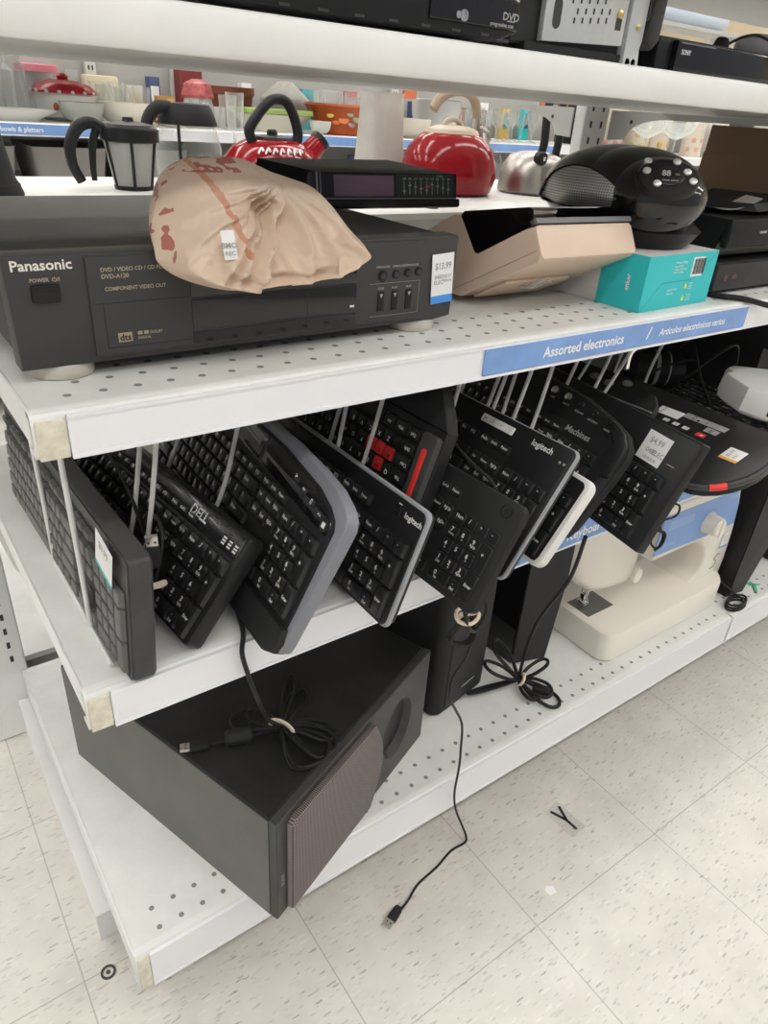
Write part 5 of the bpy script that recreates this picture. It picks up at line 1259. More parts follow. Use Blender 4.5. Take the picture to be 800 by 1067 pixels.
b = MB(); b.loft([[(x, by+s*.011*w_, z) for s, w_ in ((-1,1),(1,1))]+[] for x, z, w_ in ()] or [[(0,0,0),(0,0,0),(0,0,0)],[(0,0,0),(0,0,0),(0,0,0)]]) if False else b.tube([(bx-.050,by,ZR+.108),(bx-.072,by,ZR+.120),(bx-.098,by,ZR+.112),(bx-.117,by,ZR+.082),(bx-.118,by,ZR+.045),(bx-.104,by,ZR+.014)], lambda u: .0125-.005*abs(u-.4), 6, 12)
b.tube([(bx-.062,by,ZR+.112),(bx-.074,by,ZR+.085),(bx-.079,by,ZR+.045),(bx-.079,by,ZR+.016)], lambda u: .0085-.003*u, 5, 10); part('handle', b, BLK, t, local=False)

cx, cy = .690, 1.735
t = thing('coffee_carafe', 'glass coffee carafe with broad black lid behind the filter basket', 'coffee carafe', T(cx,cy,ZR))
b = MB(); b.M = T(cx,cy,ZR); b.lathe([(.060,.001),(.074,.006),(.078,.03),(.074,.075),(.062,.115),(.056,.128),(.054,.128),(.060,.113),(.072,.075),(.076,.03),(.070,.008),(.001,.004)][:6], 40, cap1=False); part('jug', b, glass('carafe_glass', (.95,.96,.955), .03, .05), t, local=False)
b = MB(); b.M = T(cx,cy,ZR); b.lathe([(.066,.118),(.067,.122),(.056,.152),(.050,.160),(.001,.163)], 40); part('lid', b, BLKM, t, local=False)
b = MB(); b.tube([(cx-.045,cy-.01,ZR+.150),(cx-.075,cy-.014,ZR+.150),(cx-.098,cy-.014,ZR+.125),(cx-.103,cy-.014,ZR+.09),(cx-.100,cy-.014,ZR+.055)], lambda u: .014-.002*u, 6, 12); part('handle', b, BLKM, t, local=False)
b = MB(); b.M = T(cx,cy,ZR); b.loft([[(.0785*math.cos(a),.0785*math.sin(a),z) for a in (-2.25,-2.18,-2.1)] for z in (.01,.05,.03)], close=False, cap0=False, cap1=False) if False else b.tube([(-.045,-.062,.012),(-.046,-.060,.07),(-.042,-.050,.118)], .007, 5, 8, flat=.4); part('strap', b, BLKM, t, local=False)

b = MB(); b.M = T(.208,1.50,ZR); b.lathe([(.062,0),(.063,.004),(.058,.018),(.052,.030),(.036,.12),(.030,.16),(.001,.165)], 32); b.lathe([(.0585,.0175),(.0592,.0185),(.0585,.0195)], 32, cap0=False, cap1=False)
solo('coffee_press', b, BLKM, 'black tapered pot base cut off by the left edge of the photo', 'pot', T(0,0,0))

REDK = mat('kettle_red_enamel', (.27,.007,.013), .12, spec=.4)
kx, ky = .828, 1.585
t = thing('kettle', 'red kettle with angular black handle and short black-tipped spout', 'kettle', T(kx,ky,ZR))
b = MB(); b.M = T(kx,ky,ZR); b.lathe([(.100,0),(.112,.006),(.116,.03),(.110,.062),(.090,.086),(.060,.100),(.050,.103),(.001,.105)], 44); part('body', b, REDK, t, local=False)
b = MB(); b.M = T(kx,ky,ZR); b.lathe([(.050,.1035),(.048,.108),(.012,.112),(.012,.118),(.009,.122),(.001,.123)], 32); part('lid', b, BLKS, t, local=False)
b = MB(); b.tube([(kx-.060,ky-.02,ZR+.098),(kx-.066,ky-.02,ZR+.118),(kx-.052,ky-.02,ZR+.142),(kx-.015,ky-.015,ZR+.176),(kx+.020,ky-.012,ZR+.182),(kx+.042,ky-.012,ZR+.165),(kx+.058,ky-.015,ZR+.120),(kx+.052,ky-.018,ZR+.090)], .0115, 5, 12); part('handle', b, BLK, t, local=False)
b = MB(); b.M = frame_xy((kx+.070,ky-.03,ZR+.070),(.75,-.0,.66),(0,1,0)); b.M = b.M @ RY(PI/2); b.lathe([(.026,-.01),(.024,.03),(.022,.048)], 24); b.mi = 1; b.lathe([(.0235,.044),(.0240,.056),(.017,.058),(.016,.046)], 24); part('spout', b, [REDK, BLKS], t, local=False)
b = MB(); 
for k, (x, z, s) in enumerate(((-.070,.070,.026),(-.045,.078,.022),(-.020,.072,.022))): b.M = frame((kx+x,ky-.092,ZR+z),(1,0,0),(0,.5,.86),(0,-.86,.5)); b.text(['TEA','tea','te'][k][:2], 0, 0, s, .002)
b.bm.clear() ; b.M = I4
for k in range(7):
    a = -2.35+k*.16; r_ = .101
    b.tube([(kx+r_*math.cos(a),ky+r_*math.sin(a),ZR+.078),(kx+.092*math.cos(a+.05),ky+.092*math.sin(a+.05),ZR+.0885),(kx+.097*math.cos(a+.10),ky+.097*math.sin(a+.10),ZR+.082)], .0024, 4, 6)
part('painted_motif', b, INKW, t, local=False, label='white painted squiggles')

vx, vy = 1.185, 1.665
b = MB(); b.M = T(vx,vy,ZR); b.loft([[(x*k, y*k, z) for x, y in rrect(-.052,-.040,.052,.040,.014,4)] for z, k in ((0,1.12),(.01,1.14),(.10,1.03),(.205,.90),(.214,.94),(.214,.86),(.10,.95))], cap1=True)
solo('pitcher', b, mat('stoneware_grey', (.50,.475,.43), .5, var=.1, vscale=15), 'pale grey tapered pitcher between the two red kettles', 'pitcher', T(0,0,0))

rx, ry = 1.288, 1.50
t = thing('kettle', 'round red kettle with tan hooped handle and tan lid', 'kettle', T(rx,ry,ZR))
TAN = mat('tan_plastic', (.40,.30,.21), .4)
b = MB(); b.M = T(rx,ry,ZR); b.lathe([(.098,0),(.112,.006),(.122,.04),(.120,.070),(.108,.102),(.086,.126),(.070,.135),(.066,.136),(.001,.137)], 44); part('body', b, REDK, t, local=False)
b = MB(); b.M = T(rx,ry,ZR); b.lathe([(.069,.1355),(.064,.144),(.040,.152),(.001,.155)], 36); b.tube([(-.030,0,.148),(-.022,0,.160),(0,0,.166),(.022,0,.160),(.034,0,.147)], .006, 5, 10); part('lid', b, mat('tan_pale', (.52,.43,.33), .4), t, local=False)
b = MB(); b.tube([(rx-.075,ry-.01,ZR+.185),(rx-.060,ry-.01,ZR+.205),(rx-.025,ry-.01,ZR+.225),(rx+.020,ry-.01,ZR+.228),(rx+.055,ry-.008,ZR+.212),(rx+.073,ry-.006,ZR+.175)], .0105, 6, 12, flat=1.2); part('handle', b, TAN, t, local=False)
b = MB(); b.tube([(rx+.073,ry-.006,ZR+.178),(rx+.078,ry-.005,ZR+.15),(rx+.080,ry-.004,ZR+.115)], .0075, 5, 10); b.tube([(rx+.078,ry-.02,ZR+.150),(rx+.108,ry-.02,ZR+.136),(rx+.098,ry-.02,ZR+.105),(rx+.084,ry-.02,ZR+.112),(rx+.078,ry-.02,ZR+.150)], .005, 3, 8); part('hinge', b, STEEL, t, local=False)
sxx, syy = 1.565, 1.47
t = thing('kettle', 'brushed steel kettle with upright black handle beside the round boombox', 'kettle', T(sxx,syy,ZR))
b = MB(); b.M = T(sxx,syy,ZR); b.lathe([(.085,0),(.092,.006),(.090,.04),(.084,.070),(.068,.092),(.042,.102),(.001,.106)], 44); part('body', b, STEEL, t, local=False)
b = MB(); b.tube([(sxx-.035,syy-.05,ZR+.090),(sxx-.026,syy-.05,ZR+.125),(sxx-.020,syy-.04,ZR+.190),(sxx-.004,syy-.03,ZR+.222),(sxx+.05,syy-.02,ZR+.222),(sxx+.085,syy,ZR+.165),(sxx+.078,syy,ZR+.085)], .011, 6, 12); part('handle', b, BLK, t, local=False)
b = MB(); b.M = frame((sxx-.040,syy-.060,ZR+.090),(1,0,0),(0,0,1),(0,-1,0)); b.lathe([(.017,-.01),(.017,.008),(.014,.011)], 22); b.mi = 1; b.lathe([(.005,.011),(.005,.013),(.003,.0145)], 12); part('pivot', b, [BLK, CHROME], t, local=False)
b = MB(); b.M = T(1.93,1.50,ZR); b.lathe([(.05,0),(.058,.003),(.115,.020),(.117,.022),(.06,.006),(.001,.004)], 40); b.mi = 1
for k in range(26): 
    a = 2*PI*k/26; b.ellipsoid((.104*math.cos(a),.104*math.sin(a),.0195), .005,.005,.0025, 8, 5)
solo('plate', b, [mat('dish_white', (.74,.72,.68), .25), mat('dish_grey_pattern', (.42,.41,.38), .4)], 'white rimmed plate on the rear shelf right of the boombox', 'plate', T(0,0,0))

# ------------------------------------------------------------------ far aisle: glassware shelves
GY, GB = 2.80, 3.34
shelf('white glassware shelf across the aisle with the bowls and platters sign', -1.2, 1.30, GY, GB, .992, .037, channel=(-1.19, 1.30), brack=False, gus=.07)
shelf('white glassware shelf across the aisle behind the red kettles', 1.303, 3.8, GY, GB, .992, .037, channel=(1.31, 3.8), brack=False, gus=.07)
shelf('white glassware shelf across the aisle at the far right', 3.803, 6.4, GY, GB, .955, .037, channel=(3.81, 6.4), brack=False, gus=.07)
shelf('white lower shelf across the aisle holding grey bins', -1.2, 1.30, GY, GB, .800, .037, channel=(-1.19, 1.30), brack=False, gus=.07)
shelf('white lower shelf across the aisle behind the pitcher', 1.303, 6.4, GY, GB, .78, .037, channel=(1.31, 6.4), brack=False, gus=.07)
shelf('white upper shelf across the aisle above the glassware', -1.2, 1.02, GY+.02, GY+.30, 1.232, .04, channel=(-1.19, 1.02), brack=False)
shelf('white upper shelf across the aisle above the stemmed glasses', 1.303, 3.8, GY+.02, GY+.20, 1.244, .04, channel=(1.31, 3.8), brack=False)
shelf('grey rear shelf high up carrying the pale blue roll', 2.33, 2.80, 1.74, 1.86, 1.4195, .012, face=1, brack=False, dmat=GREYM)
shelf('white base shelf across the aisle near the floor', -1.2, 6.4, GY, GB, .2, .08, brack=False)
t = thing('shelving_frame', 'grey slotted uprights and back panels of the glassware aisle', 'shelving frame', T(1.3,3.36,0))
for x in (-1.2,.95,1.30,2.45,3.80,5.1,6.35):
    u = MB(); u.box(x-.02, GB+.002, 0, x+.02, GB+.03, 1.55, .002); u.mi = 1
    z = .3
    while z < 1.5:
        u.box(x-.010,GB+.001,z,x-.004,GB+.0022,z+.016); u.box(x+.004,GB+.001,z,x+.010,GB+.0022,z+.016); z += .032
    part('upright', u, [GREYM, HOLE], t, local=False)
PB = mat('panel_warm_grey', (.42,.41,.385), .6, var=.05)
for x0, x1 in ((-1.2,1.3),(1.3,3.8),(3.8,6.4)):
    u = MB(); u.box(x0+.003, GB+.034, .05, x1-.003, GB+.045, 1.5); part('back_panel', u, PB, t, local=False)
sign('blue sign reading bowls and platters across the aisle', .10, .80, .957, .989, (('serving bowls & platters', .615, .966, .020, 'R', 0, INKW),), y=GY-.0052)
sign('blank blue sign strip on the glassware shelf behind the red kettle', 1.50, 2.35, .957, .989, (), y=GY-.0052)
sign('blue sign strip on the glassware shelf right of the round red kettle', 2.62, 3.10, .957, .989, (), y=GY-.0052)
sign('blank pale blue sign strip on the upper shelf across the aisle', .15, .78, 1.200, 1.226, (), y=GY+.0145, mt=mat('sign_pale', s2l(168,186,214), .45))
ZG = .9927
def lathe_thing(name, label, cat, x, y, z, prof, mats, group=None, n=28, sx=1, sy=1, extra=None):
    if mats is GLASS:
        k = max(range(len(prof)), key=lambda i: (prof[i][1], prof[i][0])); prof = prof[:k+1]
    b = MB(); b.lathe([(r, h) for r, h in prof], n, sx=sx, sy=sy, cap1=mats is not GLASS)
    if extra: extra(b)
    return solo(name, b, mats, label, cat, T(x, y, z), group)
def bowl_prof(R, h, foot=.45): return [(R*foot,0),(R*foot,.006)]+[(R*(foot+(1-foot)*math.sin(.5*PI*k/6)), .006+(h-.006)*(1-math.cos(.5*PI*k/6))) for k in range(1,7)]+[(R*.96,h),(R*.7,h*.45),(R*.3,.012),(.001,.010)]
def jar_prof(R, h, neck=.8): return [(R*.92,0),(R,.008),(R,h*.78),(R*neck,h*.88),(R*neck,h),(R*neck*.94,h),(R*neck*.94,h*.87),(R*.95,h*.77),(R*.95,.012),(.001,.008)]
def tumbler(R, h): return [(R*.8,0),(R*.82,.003),(R,h),(R*.95,h),(R*.78,.01),(.001,.008)]
WB = mat('bowl_ivory', (.72,.68,.58), .28); WC = mat('china_white', (.76,.75,.72), .22)
RLID = mat('lid_red', (.50,.02,.03), .25); OLIVE = mat('jar_fill_olive', (.17,.14,.035), .6, var=.5, vscale=60); PINK = mat('pink_plastic', (.70,.25,.30), .4)
AMB = mat('amber_glass', (.45,.17,.03), .15); GREENT = mat('tray_green', (.33,.46,.12), .35); TERRA = mat('terracotta_brown', (.20,.055,.03), .45); GOURD = mat('pottery_grey', (.40,.39,.35), .6, var=.15, vscale=30); ORB = mat('bowl_orange', (.52,.10,.02), .3)
t = thing('glass_jar', 'glass jar with olive filling at the far left of the glassware shelf', 'jar', T(.44,3.13,ZG))
b = MB(); b.M = T(.44,3.13,ZG); b.lathe(jar_prof(.075,.19), 28); part('jar', b, GLASS, t, local=False)
b = MB(); b.M = T(.44,3.13,ZG); b.lathe([(.068,.012),(.069,.07),(.001,.075)], 24); part('filling', b, OLIVE, t, local=False)
lathe_thing('glass_jar', 'tall narrow clear jar beside the olive filled jar', 'jar', .608,3.10,ZG, jar_prof(.042,.20,.7), GLASS)
lathe_thing('glass_jar', 'clear jar behind the white oval platter', 'jar', .585,3.24,ZG, jar_prof(.055,.19,.6), GLASS)
lathe_thing('platter', 'white oval platter at the left front of the glassware shelf', 'platter', .545,2.92,ZG, [(.07,0),(.075,.006),(.125,.034),(.127,.036),(.08,.012),(.001,.008)], WC, sx=1.25, sy=.8)
t = thing('casserole_dish', 'white casserole dish with red polka dot lid across the aisle', 'casserole', T(.775,3.10,ZG))
b = MB(); b.M = T(.775,3.10,ZG); b.lathe([(.075,0),(.10,.012),(.108,.07),(.104,.088),(.001,.085)], 32); part('dish', b, WC, t, local=False)
b = MB(); b.M = T(.775,3.10,ZG); b.lathe([(.113,.088),(.113,.094),(.095,.114),(.05,.128),(.018,.131),(.020,.142),(.012,.150),(.001,.151)], 32); part('lid', b, RLID, t, local=False)
b = MB()
for k in range(16):
    a = 2*PI*k/16; b.M = T(.775+.1135*math.cos(a),3.10+.1135*math.sin(a),ZG+.092); b.ellipsoid((0,0,0), .007,.007,.006, 8, 6)
part('dots', b, WC, t, local=False)
b = MB()
for k in range(5): b.M = T(.715+.028*k,2.997-.004*(2-abs(k-2)),ZG+.045); b.ellipsoid((0,0,0), .010,.004,.014+.003*(k%2), 10, 6)
part('painted_fruit', b, mat('fruit_print', (.45,.12,.05), .4), t, local=False)
t = thing('storage_tub', 'clear tub with pink lid behind the polka dot casserole', 'tub', T(.735,3.30,ZG))
b = MB(); b.M = T(.735,3.292,ZG); b.lathe([(.060,0),(.070,.15),(.001,.15)], 24); part('tub', b, GLASS, t, local=False)
b = MB(); b.M = T(.735,3.292,ZG); b.lathe([(.076,.151),(.076,.172),(.070,.176),(.001,.176)], 24); part('lid', b, PINK, t, local=False)
lathe_thing('glass_bowl', 'ribbed clear glass bowl in front of the polka dot casserole', 'bowl', .775,2.895,ZG, bowl_prof(.075,.066), mat('pressed_glass', (.66,.67,.62), .2, trans=.55))
lathe_thing('serving_bowl', 'ivory bowl right of the ribbed glass bowl', 'bowl', .952,2.975,ZG, bowl_prof(.100,.072), WB)
for k, (x, y, h) in enumerate(((.930,3.135,.125),(1.000,3.14,.118),(1.070,3.13,.125),(.930,3.212,.132),(1.000,3.216,.135),(1.070,3.205,.13))):
    lathe_thing('glass_tumbler', 'clear glass tumbler behind the ivory bowl', 'glass', x,y,ZG, tumbler(.034,h), GLASS, 'tumblers behind the ivory bowl')
b = MB(); b.box(-.07,-.04,0,.07,.04,.02,.004); b.box(-.065,-.036,.02,.065,.036,.155,.01); solo('food_container', b, mat('container_cream', (.66,.60,.42), .4), 'cream lidded box standing behind the clear tumblers', 'container', T(.965,3.297,ZG))
t = thing('serving_dish', 'amber glass dish holding a cream saucer left of the carafe lid', 'dish', T(1.105,3.005,ZG))
b = MB(); b.M = T(1.115,3.01,ZG); b.lathe(bowl_prof(.062,.052), 24); part('dish', b, AMB, t, local=False)
b = MB(); b.M = T(1.085,2.865,ZG); b.lathe(bowl_prof(.055,.028), 24); solo('saucer', b, WB, 'small cream dish in front of the amber glass dish', 'dish', T(0,0,0))
b = MB(); b.box(-.035,-.02,0,.035,.02,.10); b.mi = 1; b.box(-.03,-.0206,.03,.0,-.02,.085); b.mi = 2; b.box(.004,-.0206,.045,.03,-.02,.092); solo('boxed_set', b, [mat('carton_orange', (.60,.32,.10), .5), mat('carton_blue', (.12,.18,.36), .5), mat('carton_yellow', (.7,.55,.2), .5)], 'small orange and blue box behind the amber dish', 'box', T(1.17,3.15,ZG+.0))
b = MB(); b.box(-.09,-.04,0,.09,.04,.075,.003); solo('boxed_set', b, WC, 'white carton right of the small orange and blue box', 'box', T(1.30,3.10,ZG))
t = thing('glass_jar', 'clear jar with red speckled lid above the carafe', 'jar', T(1.27,3.0,ZG))
b = MB(); b.M = T(1.245,2.99,ZG); b.lathe(jar_prof(.06,.10,.9), 26); part('jar', b, GLASS, t, local=False)
b = MB(); b.M = T(1.245,2.99,ZG); b.lathe([(.058,.101),(.062,.11),(.050,.150),(.02,.165),(.001,.166)], 26); part('lid', b, mat('lid_red_speckled', (.55,.12,.12), .3, var=.6, vscale=60), t, local=False)
for k, (x, y) in enumerate(((1.348,2.945),(1.340,2.865),(1.345,3.205))): lathe_thing('glass_tumbler', 'clear stemless glass behind the carafe lid', 'glass', x,y,ZG, tumbler(.036,.12+.01*(k%2)), GLASS, 'clear glasses behind the carafe')
lathe_thing('plant_pot', 'brown glazed pot behind the green tray', 'pot', 1.480,3.19,ZG, [(.075,0),(.085,.09),(.09,.12),(.096,.122),(.096,.150),(.088,.150),(.08,.03),(.001,.02)], TERRA)
b = MB(); b.box(-.05,-.03,0,.05,.03,.20); b.mi = 1; b.box(-.03,-.0306,.06,.03,-.03,.14); solo('boxed_set', b, [mat('carton_maroon', (.20,.03,.03), .5), WC], 'maroon carton standing behind the brown glazed pot', 'box', T(1.335,3.30,ZG))
t = thing('serving_tray', 'green tray resting on a cream serving dish across the aisle', 'tray', T(1.56,2.975,ZG+.062))
b = MB(); b.M = T(1.56,2.985,ZG+.0640); b.prism(rrect(-.165,-.085,.165,.085,.03), 0, .018, .004); part('tray', b, GREENT, t, local=False)
lathe_thing('serving_dish', 'long cream serving dish under the green tray', 'dish', 1.56,2.975,ZG, [(.075,0),(.08,.004),(.115,.060),(.118,.062),(.08,.015),(.001,.01)], WB, sx=1.5, sy=.75)
lathe_thing('pottery_jug', 'round grey pottery jug behind the angular kettle handle', 'jug', 1.745,3.205,ZG, [(.05,0),(.09,.03),(.12,.08),(.115,.12),(.06,.165),(.035,.185),(.001,.187)], GOURD, sx=1.0, sy=.75)
lathe_thing('saucer', 'shallow pale bowl seen under the angular kettle handle', 'bowl', 1.712,2.842,ZG, bowl_prof(.045,.050), mat('china_greenish', (.62,.64,.57), .3))
t = thing('serving_bowl', 'orange bowl painted with fruit left of the grey pitcher', 'bowl', T(1.870,2.955,ZG))
b = MB(); b.M = T(1.870,2.955,ZG); b.lathe([(.085,0),(.095,.004),(.145,.105),(.150,.108),(.148,.116),(.140,.116),(.09,.012),(.001,.01)], 40); part('bowl', b, ORB, t, local=False)
FR = [mat('fruit_yellow', (.72,.50,.08), .4), mat('fruit_orange', (.75,.22,.05), .4), mat('leaf_grey_green', (.28,.33,.20), .4), mat('flower_mauve', (.42,.28,.32), .4), RLID]
for k, (a, h, r, mi) in enumerate(((-1.05,.045,.024,0),(-.72,.060,.020,0),(-1.45,.066,.022,2),(-1.62,.045,.016,3),(-1.95,.060,.020,1),(-2.2,.05,.014,1),(-1.25,.088,.013,4),(-.85,.088,.014,4),(-2.4,.075,.014,0),(-1.75,.082,.014,2))):
    R_ = .0955+.047*h/.105
    b = MB(); b.M = T(1.870,2.955,ZG) @ RZ(a) @ T(R_,0,h) @ RY(PI/2-.42); b.lathe([(r,-.001),(r*.9,.002),(r*.5,.0035)], 14, sx=.9, sy=1.15); part('painted_fruit', b, FR[mi], t, local=False)
for k, (x, y, h, R) in enumerate(((1.985,3.20,.17,.045),(2.06,3.13,.165,.04),(2.11,3.24,.15,.045),(2.08,3.02,.13,.036),(1.93,3.29,.16,.036))):
    lathe_thing('glass_vase', 'clear cut glass vase behind the orange fruit bowl', 'vase', x,y,ZG, [(R*.7,0),(R*.75,.01),(R*.6,.04),(R,h*.8),(R*1.1,h),(R*1.03,h),(R*.5,.045),(.001,.02)], GLASS, 'glass vases behind the orange bowl', 14)
b = MB(); b.box(-.03,-.02,0,.03,.02,.165); solo('boxed_set', b, mat('carton_teal_small', (.10,.42,.45), .5), 'small teal carton above the pottery jug', 'box', T(1.90,3.29,ZG))
lathe_thing('pitcher', 'large white pitcher behind the round red kettle handle', 'pitcher', 2.465,3.02,ZG, [(.07,0),(.09,.02),(.115,.10),(.12,.16),(.105,.165),(.08,.03),(.001,.02)], mat('china_cool', (.66,.67,.66), .25))
lathe_thing('serving_bowl', 'low cream bowl behind the tan kettle handle', 'bowl', 2.24,2.93,ZG, bowl_prof(.10,.08), WB)
for k in range(12):
    x = 2.64+.085*(k % 6)+.02*(k//6); y = 2.95+.17*(k//6)
    lathe_thing('stemware_glass', 'clear stemmed glass behind the round red kettle', 'glass', x,y,ZG, [(.030,0),(.030,.003),(.005,.008),(.005,.06),(.028,.085),(.033,.125+.01*(k%3)),(.031,.125+.01*(k%3)),(.026,.088),(.001,.066)], GLASS, 'stemmed glasses right of the round red kettle')
for k, (x, z) in enumerate(((2.15,1.145),(3.00,1.145),(3.13,1.145))):
    b = MB(); b.box(-.035,-.004,0,.035,.004,.055); solo('price_tag', b, mat('tag_orange', (.72,.18,.08), .5), ['orange tag under the upper shelf left of the tan kettle handle','orange tag under the upper shelf beside the steel kettle handle','orange tag farthest right under the upper shelf across the aisle'][k], 'tag', T(x, GY+.024, z+.003))
CL = [('cream',(.62,.56,.44)),('navy',(.05,.07,.16)),('red',(.42,.05,.05)),('mustard',(.55,.38,.08)),('white',(.74,.74,.72)),('grey',(.28,.28,.27)),('teal',(.08,.33,.35)),('brown',(.16,.08,.04))]
for k, (x, w_, h, c) in enumerate(((.35,.10,.17,4),(.50,.05,.12,6),(.86,.05,.165,5),(1.10,.07,.13,0),(1.185,.05,.165,1),(1.60,.05,.17,4),(None,.05,.15,5),(2.16,.06,.17,2),(2.25,.06,.12,4),(2.36,.07,.17,0),(2.55,.05,.15,1),(2.70,.06,.17,4),(2.86,.06,.14,7),(3.02,.07,.17,4),(3.20,.06,.15,3),(3.36,.05,.17,6))):
    if x is None: continue
    b = MB(); b.box(-w_*.46,-.022,0,w_*.46,.022,h,.002); b.mi = 1; b.box(-w_*.34,-.0226,h*.35,w_*.34,-.0215,h*.8); b.mi = 0
    solo('boxed_set', b, [mat('carton_'+CL[c][0], CL[c][1], .5), mat('carton_face_'+CL[(c+3)%8][0], CL[(c+3)%8][1], .5)], CL[c][0]+' upright carton with '+CL[(c+3)%8][0]+' panel '+['far left behind the olive jar','left of the polka dot casserole','right behind the casserole','left of the red speckled jar','just beside the orange and blue box','behind the green tray','left behind the clear vases','behind the orange fruit bowl','left of the large white pitcher','behind the large white pitcher','behind the left stemmed glasses','behind the middle stemmed glasses','behind the right stemmed glasses','right of the stemmed glasses','farther right of the stemmed glasses','left of the narrow black case'][k], 'box', T(x,3.312,ZG))
for k in range(3):
    b = MB(); b.loft([[(x*s,y*s,z) for x, y in rrect(-.125,-.17,.125,.17,.02,3)] for z, s in ((0,.88),(.115,1),(.120,1.03),(.120,.97),(.01,.85))]); 
    solo('storage_bin', b, mat('bin_grey', (.27,.255,.235), .55), ['grey plastic bin at the left end of the lower shelf across the aisle','grey plastic bin in the middle of the lower shelf across the aisle','grey plastic bin nearest the filter basket on the lower shelf'][k], 'bin', T(.40+.30*k,2.99,.8007))
for k, (x, y, s, c) in enumerate(((1.22,3.0,.06,0),(1.40,2.95,.05,1),(1.62,3.0,.07,2),(1.80,2.95,.06,3),(2.0,3.0,.05,1),(2.18,2.95,.07,0),(2.37,2.95,.06,2),(2.6,3.0,.05,3),(2.80,2.95,.06,0),(3.0,3.0,.07,1))):
    M4 = [GLASS, mat('china_blue', (.20,.27,.42), .3), WC, mat('glass_green', (.18,.30,.24), .2)]
    lathe_thing('storage_jar', ['lidded clear jar','blue china jar','white china jar','dark green jar'][c]+[' behind the carafe on the lower shelf',' left of the red kettle on the lower shelf',' below the green tray on the lower shelf',' below the orange fruit bowl',' near the grey pitcher on the lower shelf',' left of the round red kettle low down',' behind the round red kettle low down',' right of the round red kettle low down',' left of the steel kettle low down',' behind the steel kettle low down'][k], 'jar', x,y,.7807 if x > 1.31 else .8007, jar_prof(s,.10+.03*(k%3)), M4[c])
# far right: wine glasses, decorated tins, dark cases
ZF = .9557
for k, (x, y) in enumerate(((3.99,2.92),(4.27,2.915))):
    t = thing('wine_glass', ['wide clear wine glass above the boombox, left of the pair','wide clear wine glass above the boombox, right of the pair'][k], 'wine glass', T(x,y,ZF))
    b = MB(); b.M = T(x,y,ZF); b.lathe([(.055,0),(.055,.003),(.006,.010),(.006,.09),(.05,.105),(.10,.14),(.115,.185),(.112,.185),(.096,.142),(.045,.11),(.001,.098)], 36); part('bowl', b, GLASS, t, local=False)
for k, (x, y, R, h) in enumerate(((3.93,3.13,.075,.24),(4.14,3.10,.075,.21),(4.40,3.17,.10,.25),(4.58,3.00,.065,.19),(3.90,3.26,.05,.18))):
    b = MB(); b.lathe([(R,0),(R,h-.03),(R*1.03,h-.028),(R*1.03,h),(.001,h+.004)], 28); b.mi = 1
    for q in range(7):
        a = -PI/2+(q-3)*.42; b.M = RZ(a) @ T(R,0,h*(.22+.09*((q*3)%6))) @ RY(PI/2); b.lathe([(R*.23,-.001),(R*.18,.002),(R*.08,.003)], 10)
    solo('decorated_tin', b, [mat('tin_cream', (.66,.58,.48), .4), mat(['tin_pink','tin_yellow','tin_amber','tin_peach','tin_grey'][k], [(.60,.30,.27),(.62,.48,.16),(.60,.40,.12),(.62,.36,.25),(.4,.4,.4)][k], .4)], ['tall cream tin with pink flowers behind the left wine glass','narrow tin with yellow flowers between the wine glasses','wide tin with amber flower behind the right wine glass','short tin with peach flowers right of the wine glasses','grey patterned tin left of the wine glasses'][k], 'tin', T(x,y,ZF))
b = MB(); b.box(-.17,-.10,0,.17,.10,.30,.004); solo('dark_case', b, mat('case_dark', (.035,.04,.045), .5), 'dark upright case behind the brown cardboard box', 'case', T(5.05,3.08,ZF))
b = MB(); b.box(-.06,-.08,0,.06,.08,.26,.003); solo('dark_case', b, mat('case_black', (.02,.02,.022), .5), 'narrow black case above the left of the boombox', 'case', T(3.55,3.1,ZG))
b = MB(); b.box(-.08,-.08,0,.08,.08,.22,.003); solo('pale_carton', b, mat('carton_pale', (.60,.58,.55), .5), 'pale carton right of the decorated tins', 'carton', T(4.74,3.0,ZF))

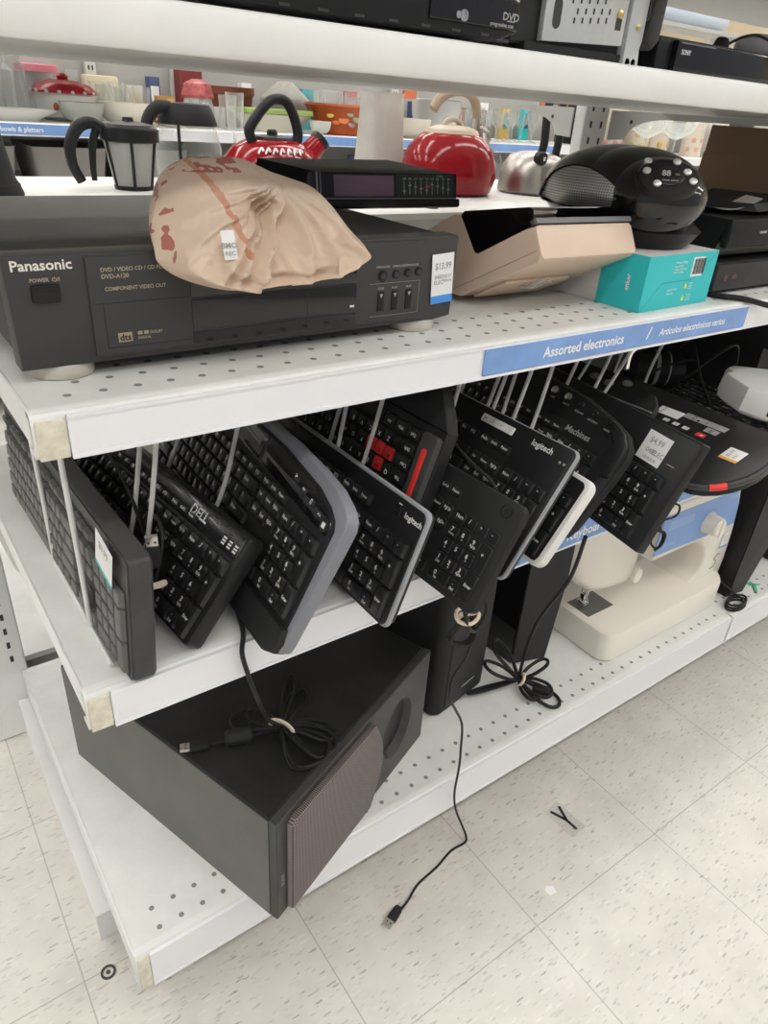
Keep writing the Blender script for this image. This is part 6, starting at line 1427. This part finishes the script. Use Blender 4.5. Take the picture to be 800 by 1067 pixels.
# ------------------------------------------------------------------ floor finds
FILM = glass('clear_film', (.97,.965,.95), .2, .05)
t = thing('letter_decal', 'black letter Y on a clear film square lying on the floor', 'letter', T(.793,.418,.0004))
Mq = T(.797,.416,.0006) @ RZ(.06)
b = MB(); b.M = Mq; b.box(-.019,-.033,0,.019,.033,.0003); part('film', b, FILM, t, local=False)
b = MB(); b.M = Mq @ T(0,0,.0004)
for p, q in (((-.009,.026),(.001,-.004)),((.013,.024),(.001,-.004)),((.001,.001),(.001,-.027))):
    dv = Vector((q[0]-p[0], q[1]-p[1])).normalized(); nn = Vector((-dv.y, dv.x))*.0026
    b.loft([[(p[0]-nn.x,p[1]-nn.y,z),(q[0]-nn.x,q[1]-nn.y,z),(q[0]+nn.x,q[1]+nn.y,z),(p[0]+nn.x,p[1]+nn.y,z)] for z in (0,.0004)])
part('letter', b, INKB, t, local=False, label='black letter Y')
b = MB(); b.loft([[(.664,.328,z),(.678,.326,z),(.681,.337,z),(.672,.343,z),(.663,.339,z)] for z in (.0003,.0012)]); solo('paper_chip', b, PAPER, 'tiny white paper chip on the floor below the letter', 'paper chip', T(0,0,0))
b = MB(); b.M = T(.032,.604,.0003); b.lathe([(.0105,0),(.0105,.0012),(.0072,.0012),(.0072,0)], 24, cap0=False, cap1=False); b.lathe([(.003,0),(.003,.001)], 12); solo('washer', b, mat('washer_dark', (.07,.065,.06), .5), 'small dark ring on the floor at the left under the base shelf', 'washer', T(0,0,0))

# ------------------------------------------------------------------ camera, world, view
cam = bpy.data.cameras.new('camera'); co = bpy.data.objects.new('camera', cam); COL.objects.link(co)
Rr = ((0.81301504,-0.57880598,0.06361914),(-0.24182921,-0.43503862,-0.86732185),(0.52964734,0.68972739,-0.49366533))
co.matrix_world = frame((-.03041947,-.05136024,1.11570974), Rr[0], [-c for c in Rr[1]], [-c for c in Rr[2]])
cam.sensor_fit = 'HORIZONTAL'; cam.sensor_width = 36; cam.lens = 744.24*36/800; cam.clip_start = .02; cam.clip_end = 60
SC.camera = co
w = bpy.data.worlds.new('world'); SC.world = w; w.use_nodes = True
w.node_tree.nodes['Background'].inputs[0].default_value = (.93,.95,1.0,1); w.node_tree.nodes['Background'].inputs[1].default_value = .38
vs = SC.view_settings
vs.view_transform = 'Standard'; vs.look = 'None'; vs.gamma = 1; vs.use_curve_mapping = False; vs.exposure = 0.05
